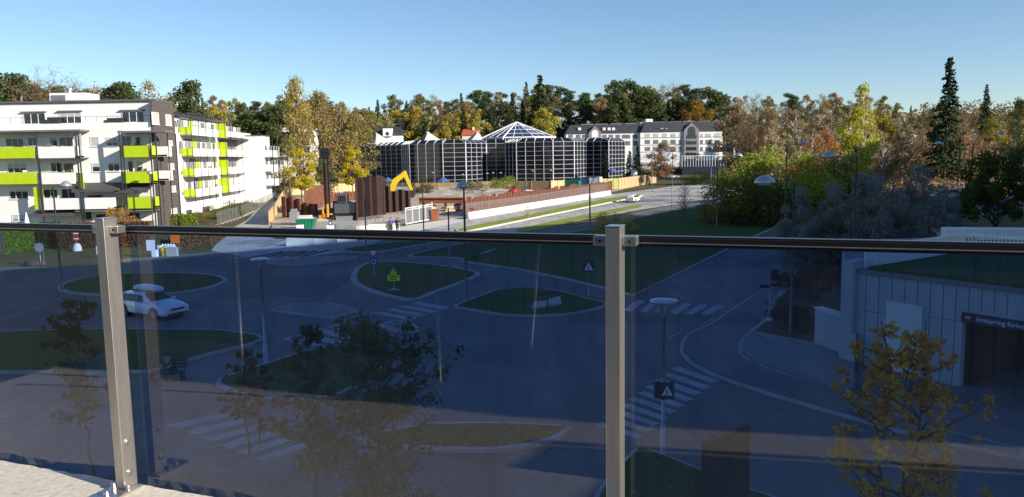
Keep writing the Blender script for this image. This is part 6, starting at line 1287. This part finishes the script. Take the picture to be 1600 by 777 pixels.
# white barriers and yellow hopper near the orange board
for i, (px, py, pt, w_, m, lb) in enumerate([(241, 402, 391, .5, 'white panel', 'white plastic barrier end behind the steel post'), (249, 400, 384, .35, 'white panel', 'upright white plastic barrier beside the yellow tub'), (258, 397, 386, 1.4, 'white panel', 'row of white sacks on the cabinet left of the orange board'), (268, 401, 387, 1.1, 'concrete', 'grey cabinet left of the orange board'), (256, 401, 386, .5, 'yellow paint', 'yellow tub on a grey stand')]):
    p = G(px, py); z = ztop(p.x, p.y, pt); y_ = p.y + (.6 if i == 2 else 0); mb = MB(); zb0 = z - .45 if i == 4 else 0
    mb.prism([(p.x - w_ / 2, y_), (p.x + w_ / 2, y_), (p.x + w_ / 2 * .9, y_ + .5), (p.x - w_ / 2 * .9, y_ + .5)], zb0, z)
    if i == 4: mb.prism([(p.x - .18, y_ + .05), (p.x + .18, y_ + .05), (p.x + .18, y_ + .4), (p.x - .18, y_ + .4)], 0, zb0 - .002)
    if i == 2:
        for k in range(5): mb.lathe((p.x - .55 + k * .27, y_ + .2, z), [(.13, .002), (.14, .1), (.09, .2), (.02, .22)], 8)
    o = mb.obj(['plastic_barrier', 'plastic_barrier', 'sack_row', 'cabinet', 'tub'][i], m, bevel=.03); recenter(o); tag(o, lb, ['barrier', 'barrier', 'sacks', 'cabinet', 'tub'][i])
# dark hoop lying by the kerb at left
p = G(55, 414); mb = MB(); mb.lathe((p.x, p.y, 0), [(.9, .02), (.85, .35), (.5, .5), (.02, .52)], 14); o = mb.obj('shrub_ball', 'mulch'); 
o.name = 'grit_heap'; recenter(o); tag(o, 'small dark heap at the kerb left of the round grey sign', 'heap')
# rock outcrop
def rock(mb, c, r):
    import bmesh
    bm = bmesh.new(); bmesh.ops.create_icosphere(bm, subdivisions=2, radius=1); s_ = (r * R.uniform(.8, 1.6), r * R.uniform(.7, 1.1), r * R.uniform(.5, .9)); k_ = [R.uniform(0, 6) for _ in range(3)]
    for v in bm.verts:
        f = 1 + .22 * math.sin(v.co.x * 4 + k_[0]) * math.sin(v.co.y * 5 + k_[1]) + R.uniform(-.1, .1); v.co = Vector((round(v.co.x * 2.5) / 2.5 * .6 + v.co.x * .4, v.co.y, round(v.co.z * 2) / 2 * .6 + v.co.z * .4)) * f
    bm.verts.ensure_lookup_table(); mb.add([(c[0] + v.co.x * s_[0], c[1] + v.co.y * s_[1], c[2] + v.co.z * s_[2]) for v in bm.verts], [tuple(v.index for v in f.verts) for f in bm.faces]); bm.free()
mb = MB()
for i in range(170):
    px = 1452 + R.random() * 170; row = R.random(); D = 148 + row * 20; zc = hill_z(PD(px, 240, D).x, D); c = PD(px, 240, D)
    rock(mb, (c.x, D, zc + .1), R.uniform(.7, 1.7))
o = mb.obj('rock_outcrop', 'rock'); recenter(o); o['kind'] = 'structure'

for i, (x, y, w_, m, lb) in enumerate([(60, 392, 1.1, 'dark metal', 'dark chair behind the top lime balcony at far left'), (205, 388, .8, 'grey panel', 'grey box on the top white balcony'), (300, 510, .9, 'timber', 'wooden planter on the middle white balcony'), (95, 513, .8, 'white panel', 'white chair on the middle lime balcony'), (620, 384, .8, 'dark metal', 'dark chair on the top lime balcony by the brick end'), (650, 505, .9, 'timber', 'wooden planter on the middle lime balcony by the brick end'), (490, 268, 2.4, 'dark metal', 'dark covered sofa on the roof terrace'), (210, 266, 2.0, 'dark metal', 'dark covered table at the left of the roof terrace'), (400, 630, 1.0, 'red paint', 'small red box on the lowest white balcony')]):
    u_, z_ = q1(x, y, 1.4 if y > 300 else -.4); mb = MB(); o_ = (.9, 1.5) if y > 300 else (-.9, -.2); F1.box(mb, u_, u_ + w_, o_[0], o_[1], z_ - .9, z_ - .1 + .25); F1.box(mb, u_ + .05, u_ + w_ - .05, o_[0], o_[0] + .12, z_ + .152, z_ + .45)
    o = mb.obj(['chair', 'storage_box', 'planter', 'chair', 'chair', 'planter', 'covered_sofa', 'covered_table', 'storage_box'][i], m, bevel=.04); recenter(o); tag(o, lb, ['chair', 'box', 'planter', 'chair', 'chair', 'planter', 'sofa', 'table', 'box'][i])
# ------------------------------------------------------------------ cars
def car(label, paint, loc, rz, kind='wagon', box=False, name='parked_car', L=4.65, Wd=1.8, Hh=1.47):
    t = thing(name, label, 'car', loc, rz)
    # stations x (front +), zb, belt, top, half width, roof half width
    if kind == 'van': S = [(2.33, .35, .62, .66, .62, .6), (2.25, .25, .8, .9, .82, .8), (1.7, .22, .98, 1.08, .9, .84), (1.1, .22, 1.08, 1.75, .92, .74), (.6, .22, 1.1, 1.88, .93, .76), (-2.1, .22, 1.1, 1.9, .93, .77), (-2.3, .3, 1.05, 1.8, .9, .75), (-2.36, .4, .95, 1.1, .86, .8)]
    else: S = [(2.36, .30, .60, .64, .72, .66), (2.30, .20, .68, .75, .84, .78), (1.95, .18, .76, .86, .90, .82), (1.1, .19, .86, .98, .90, .80), (.92, .19, .88, 1.02, .90, .76), (.15, .19, .90, 1.42, .90, .62), (-.4, .19, .91, Hh, .90, .63), (-1.5, .19, .93, Hh - .03, .90, .62), (-2.0, .22, .94, Hh - .10, .88, .60), (-2.25, .26, .93, 1.05, .85, .72), (-2.32, .4, .86, .92, .8, .7)]
    def ring(s):
        x, zb, be, to, hw, rw = s; return [(x, -hw * .85, zb), (x, -hw, zb + .12), (x, -hw * 1.0, (zb + be) / 2 + .05), (x, -hw * .96, be), (x, -rw, to - .05), (x, -rw * .8, to), (x, 0, to + .02), (x, rw * .8, to), (x, rw, to - .05), (x, hw * .96, be), (x, hw, (zb + be) / 2 + .05), (x, hw, zb + .12), (x, hw * .85, zb)]
    mb = MB(); k = 13; vs = []
    for s in S: vs += ring(s)
    fs = [(i * k + j, (i + 1) * k + j, (i + 1) * k + j + 1, i * k + j + 1) for i in range(len(S) - 1) for j in range(k - 1)] + [(i * k, i * k + k - 1, (i + 1) * k + k - 1, (i + 1) * k) for i in range(len(S) - 1)]
    fs += [tuple(range(k)), tuple(range((len(S) - 1) * k, len(S) * k))[::-1]]; mb.add(vs, fs); body = mb.obj('body', paint, t, smooth=True, local=False)
    sb = body.modifiers.new('sub', 'SUBSURF'); sb.levels = 1; sb.render_levels = 2
    for e in body.data.edges: pass
    # glass: side windows, windscreen, rear window
    def prof(x):
        for a, b in zip(S, S[1:]):
            if a[0] >= x >= b[0]: f = (a[0] - x) / (a[0] - b[0]); return [a[i] + (b[i] - a[i]) * f for i in range(6)]
    def gl(x, f, side, off=.02):
        s = prof(x); y = (s[4] * .96 * (1 - f) + s[5] * f) + off; z = s[2] * (1 - f) + (s[3] - .05) * f; return (x, side * y, z)
    rng = [(.62, -.25), (-.32, -1.15), (-1.22, -1.95)] if kind != 'van' else [(1.05, .3), (.2, -.9), (-1.0, -2.1)]
    for side in (-1, 1):
        for a, b in rng:
            mb = MB(); n = 5; P_ = [gl(a + (b - a) * i / n, .10, side) for i in range(n + 1)] + [gl(min(a, (.2 if kind != 'van' else 1.)) + (b - min(a, .2 if kind != 'van' else 1.)) * i / n, .88, side) for i in range(n, -1, -1)]
            mb.add(P_, [tuple(range(len(P_)))]); mb.obj('side_window', 'dark glass', t, local=False)
        mb = MB(); x_, y_ = (.75, .98) if kind != 'van' else (1.1, 1.02); mb.box(x_ - .1, x_ + .06, side * y_ - .1, side * y_ + .1, .93, 1.06); mb.obj('wing_mirror', paint, t, local=False, bevel=.03)
        for x_ in (1.38, -1.36):
            mb = MB(); mb.tube([(x_, side * .70, .325), (x_, side * .925, .325)], .325, 24); wh = mb.obj('wheel', 'rubber', t, local=False)
            mb = MB(); mb.tube([(x_, side * .926, .325), (x_, side * .932, .325)], .215, 16)
            for q_ in range(5): a_ = q_ * 1.2566; mb.tube([(x_, side * .936, .325), (x_ + .2 * math.cos(a_), side * .934, .325 + .2 * math.sin(a_))], .03, 5)
            mb.obj('rim', 'silver paint', wh, local=False)
            mb = MB(); mb.tube([(x_, side * .60, .36), (x_, side * .912, .36)], .39, 24); mb.obj('wheel_arch', 'black', t, local=False)
        mb = MB(); mb.add([(2.19, side * .84, .72), (2.335, side * .55, .69), (2.365, side * .55, .58), (2.24, side * .87, .60), (1.95, side * .90, .76), (1.97, side * .925, .67)], [(0, 1, 2, 3), (4, 0, 3, 5)]); mb.obj('headlight', 'headlamp', t, local=False)
        mb = MB(); mb.box(-2.33, -2.2, side * .62 - .14, side * .62 + .14, .78, .95); mb.obj('tail_light', 'red paint', t, local=False)
    xa, xb = (.98, .22) if kind != 'van' else (1.62, 1.12)
    mb = MB(); n = 4; sa = prof(xa); sb_ = prof(xb); rows = []
    for i in range(5):
        f = i / 4; s = prof(xa + (xb - xa) * f); ww = s[5] * .86; rows.append([(s[0], ww * (j / 2 - 1), s[3] + .03 - .02 * abs(j / 2 - 1)) for j in range(5)])
    mb.add([v for r_ in rows for v in r_], [(i * 5 + j, i * 5 + j + 1, (i + 1) * 5 + j + 1, (i + 1) * 5 + j) for i in range(4) for j in range(4)]); mb.obj('windscreen', 'dark glass', t, local=False, smooth=True)
    mb = MB(); mb.box(2.28, 2.375, -.46, .46, .55, .66); mb.box(2.27, 2.385, -.64, .64, .28, .38); mb.obj('grille', 'black', t, local=False, bevel=.01)
    mb = MB(); mb.box(2.37, 2.392, -.26, .26, .42, .52); mb.obj('number_plate', 'white paint', t, local=False)
    if box:
        mb = MB(); sec = [(.95, .16, .08), (.85, .30, .17), (.5, .37, .24), (0, .40, .29), (-.9, .41, .30), (-1.1, .36, .25), (-1.16, .26, .16)]; vs = []; m_ = 12
        for x_, hw, hh in sec:
            for j in range(m_): a_ = j * 2 * math.pi / m_; vs.append((x_, hw * max(-1, min(1, 1.2 * math.cos(a_))), Hh + .06 + hh * .5 + hh * .5 * max(-1, min(1, 1.2 * math.sin(a_)))))
        mb.add(vs, [(i * m_ + j, i * m_ + (j + 1) % m_, (i + 1) * m_ + (j + 1) % m_, (i + 1) * m_ + j) for i in range(6) for j in range(m_)] + [tuple(range(m_)), tuple(range(6 * m_, 7 * m_))]); mb.obj('roof_box', 'car white', t, local=False, smooth=True)
        mb = MB()
        for x_ in (.4, -.8): mb.box(x_ - .03, x_ + .03, -.6, .6, Hh + .02, Hh + .09)
        mb.obj('roof_bars', 'black', t, local=False)
    return t
fw = G(240, 501); a_ = math.radians(-30)
car('white estate car with a white roof box driving round the roundabout', 'car white', (fw.x - (1.38 * math.cos(a_) + .9 * math.sin(a_)), fw.y - (1.38 * math.sin(a_) - .9 * math.cos(a_)), .008), a_, box=True, name='moving_car')
p = G(990, 316); car('white car driving away along the sunlit avenue', 'car white', (p.x, p.y, .02), math.radians(62), kind='wagon', name='moving_car')
p = G(1070, 281); car('white parked car beyond the reddish brown tree', 'car white', (p.x, p.y + 20, .02), math.radians(5), name='parked_car')
for i, (px, py, rz_, pt_, kd, lb) in enumerate([(1590, 322, 190, 'car white', 'wagon', 'white parked car at the right edge of the picture'), (1560, 326, 185, 'blue sign', 'wagon', 'dark blue parked car under the dark maple'), (1508, 310, 180, 'car white', 'van', 'long white van seen left of the maple trunk'), (1475, 312, 180, 'car white', 'van', 'white van half hidden by the grey willow'), (1545, 306, 180, 'silver paint', 'wagon', 'silver car in the back row of the car park'), (1597, 300, 180, 'car white', 'van', 'white van in the back row at the right edge'), (1127, 330, 100, 'navy', 'van', 'dark van in the shade beside the thicket')]):
    p = G(px, py); car(lb, pt_, (p.x, p.y, .02), math.radians(rz_), kind=kd)

# ------------------------------------------------------------------ people
def person(label, loc, rz, pose, top, legs, name='person', h=1.75, bag=False):
    t = thing(name, label, 'person', loc, rz); s = h / 1.75
    if pose == 'stand':
        J = {'pel': (0, 0, .95), 'waist': (0, 0, 1.1), 'chest': (0, 0, 1.35), 'neck': (0, 0, 1.5), 'head': (0, .02, 1.62), 'crown': (0, 0, 1.74), 'shl': (-.19, 0, 1.43), 'ell': (-.26, .02, 1.14), 'hal': (-.24, .12, .9), 'shr': (.19, 0, 1.43), 'elr': (.26, .0, 1.14), 'har': (.25, .1, .9), 'hl': (-.1, 0, .9), 'kl': (-.12, .05, .5), 'al': (-.13, -.02, .09), 'tl': (-.14, .15, .04), 'hr': (.1, 0, .9), 'kr': (.12, -.02, .5), 'ar': (.14, -.08, .09), 'tr': (.15, .1, .04)}
    else:
        J = {'pel': (0, 0, .5), 'waist': (0, .03, .66), 'chest': (0, .1, .92), 'neck': (0, .16, 1.06), 'head': (0, .21, 1.17), 'crown': (0, .2, 1.29), 'shl': (-.19, .1, 1.0), 'ell': (-.24, .2, .76), 'hal': (-.1, .42, .68), 'shr': (.19, .1, 1.0), 'elr': (.24, .2, .76), 'har': (.1, .42, .68), 'hl': (-.1, .02, .5), 'kl': (-.13, .46, .52), 'al': (-.13, .45, .09), 'tl': (-.13, .6, .04), 'hr': (.1, .02, .5), 'kr': (.13, .46, .52), 'ar': (.13, .45, .09), 'tr': (.13, .6, .04)}
    rad = {'pel': .15, 'waist': .14, 'chest': .16, 'neck': .065, 'head': .10, 'crown': .07, 'shl': .075, 'ell': .05, 'hal': .035, 'shr': .075, 'elr': .05, 'har': .035, 'hl': .10, 'kl': .07, 'al': .045, 'tl': .035, 'hr': .10, 'kr': .07, 'ar': .045, 'tr': .035}
    E = [('pel', 'waist'), ('waist', 'chest'), ('chest', 'neck'), ('neck', 'head'), ('head', 'crown'), ('chest', 'shl'), ('shl', 'ell'), ('ell', 'hal'), ('chest', 'shr'), ('shr', 'elr'), ('elr', 'har'), ('pel', 'hl'), ('hl', 'kl'), ('kl', 'al'), ('al', 'tl'), ('pel', 'hr'), ('hr', 'kr'), ('kr', 'ar'), ('ar', 'tr')]
    def skin(name, keys, m, grow=0.):
        ks = [k for k in J if k in keys]; me = bpy.data.meshes.new(name); me.from_pydata([tuple(c * s for c in J[k]) for k in ks], [(ks.index(a), ks.index(b)) for a, b in E if a in ks and b in ks], [])
        o = bpy.data.objects.new(name, me); COL.objects.link(o); o.parent = t; o.modifiers.new('skin', 'SKIN')
        for i, k in enumerate(ks): me.skin_vertices[0].data[i].radius = (rad[k] * s + grow,) * 2; me.skin_vertices[0].data[i].use_root = (i == 0)
        sb = o.modifiers.new('sub', 'SUBSURF'); sb.levels = 2; sb.render_levels = 2; me.materials.append(MATS[m]); return o
    if not MATS: return
    skin('body', set(J), 'skin'); skin('jacket', {'pel', 'waist', 'chest', 'shl', 'ell', 'shr', 'elr'}, top, .022); skin('trousers', {'pel', 'hl', 'kl', 'al', 'hr', 'kr', 'ar'}, legs, .018)
    hx, hy, hz = J['head']; mb = MB(); mb.lathe((hx * s, (hy - .015) * s, hz * s), [(.10 * s, .0), (.115 * s, .06 * s), (.10 * s, .12 * s), (.05 * s, .155 * s), (.01, .16 * s)], 14); mb.obj('hair', 'hair', t, local=False, smooth=True)
    mb = MB(); mb.tube([(hx, (hy + .09) * s, hz * s + .01), (hx, (hy + .125) * s, hz * s - .02)], [.012, .02], 6); mb.obj('nose', 'skin', t, local=False)
    return t
def mk_skin_ok():
    me = bpy.data.meshes.new('x')
person_defs = [(611, 363, 'stand', 'purple cloth', 'dark cloth', 'person in a purple blue jacket standing by the white barrier'), (621, 363, 'stand', 'dark cloth', 'dark cloth', 'person in dark clothes standing beside the one in purple')]
for px, py, pose, tp, lg, lb in person_defs:
    p = G(px, py); person(lb, (p.x, p.y, .02), R.uniform(-.5, .5), pose, tp, lg)
p = G(263, 600); person('person in dark clothes sitting on the low bench beside the path', (p.x, p.y + .3, .0), math.pi * .9, 'sit', 'dark cloth', 'dark cloth')
b0 = G(235, 590); t = thing('bench', 'dark low bench beside the path at the foot of the grass at left', 'bench', (p.x, p.y + .35, 0)); mb = MB()
for k in range(4): mb.box(p.x - .95, p.x + .55, p.y + .15 + k * .11, p.y + .24 + k * .11, .4, .44)
mb.obj('seat', 'dark metal', t); mb = MB()
for k in range(3): mb.box(p.x - .95, p.x + .55, p.y + .62, p.y + .65, .5 + k * .13, .6 + k * .13)
mb.obj('backrest', 'dark metal', t)
for dx in (-.85, .4): mb = MB(); mb.box(p.x + dx, p.x + dx + .06, p.y + .16, p.y + .6, 0, .398); mb.obj('leg', 'dark metal', t)
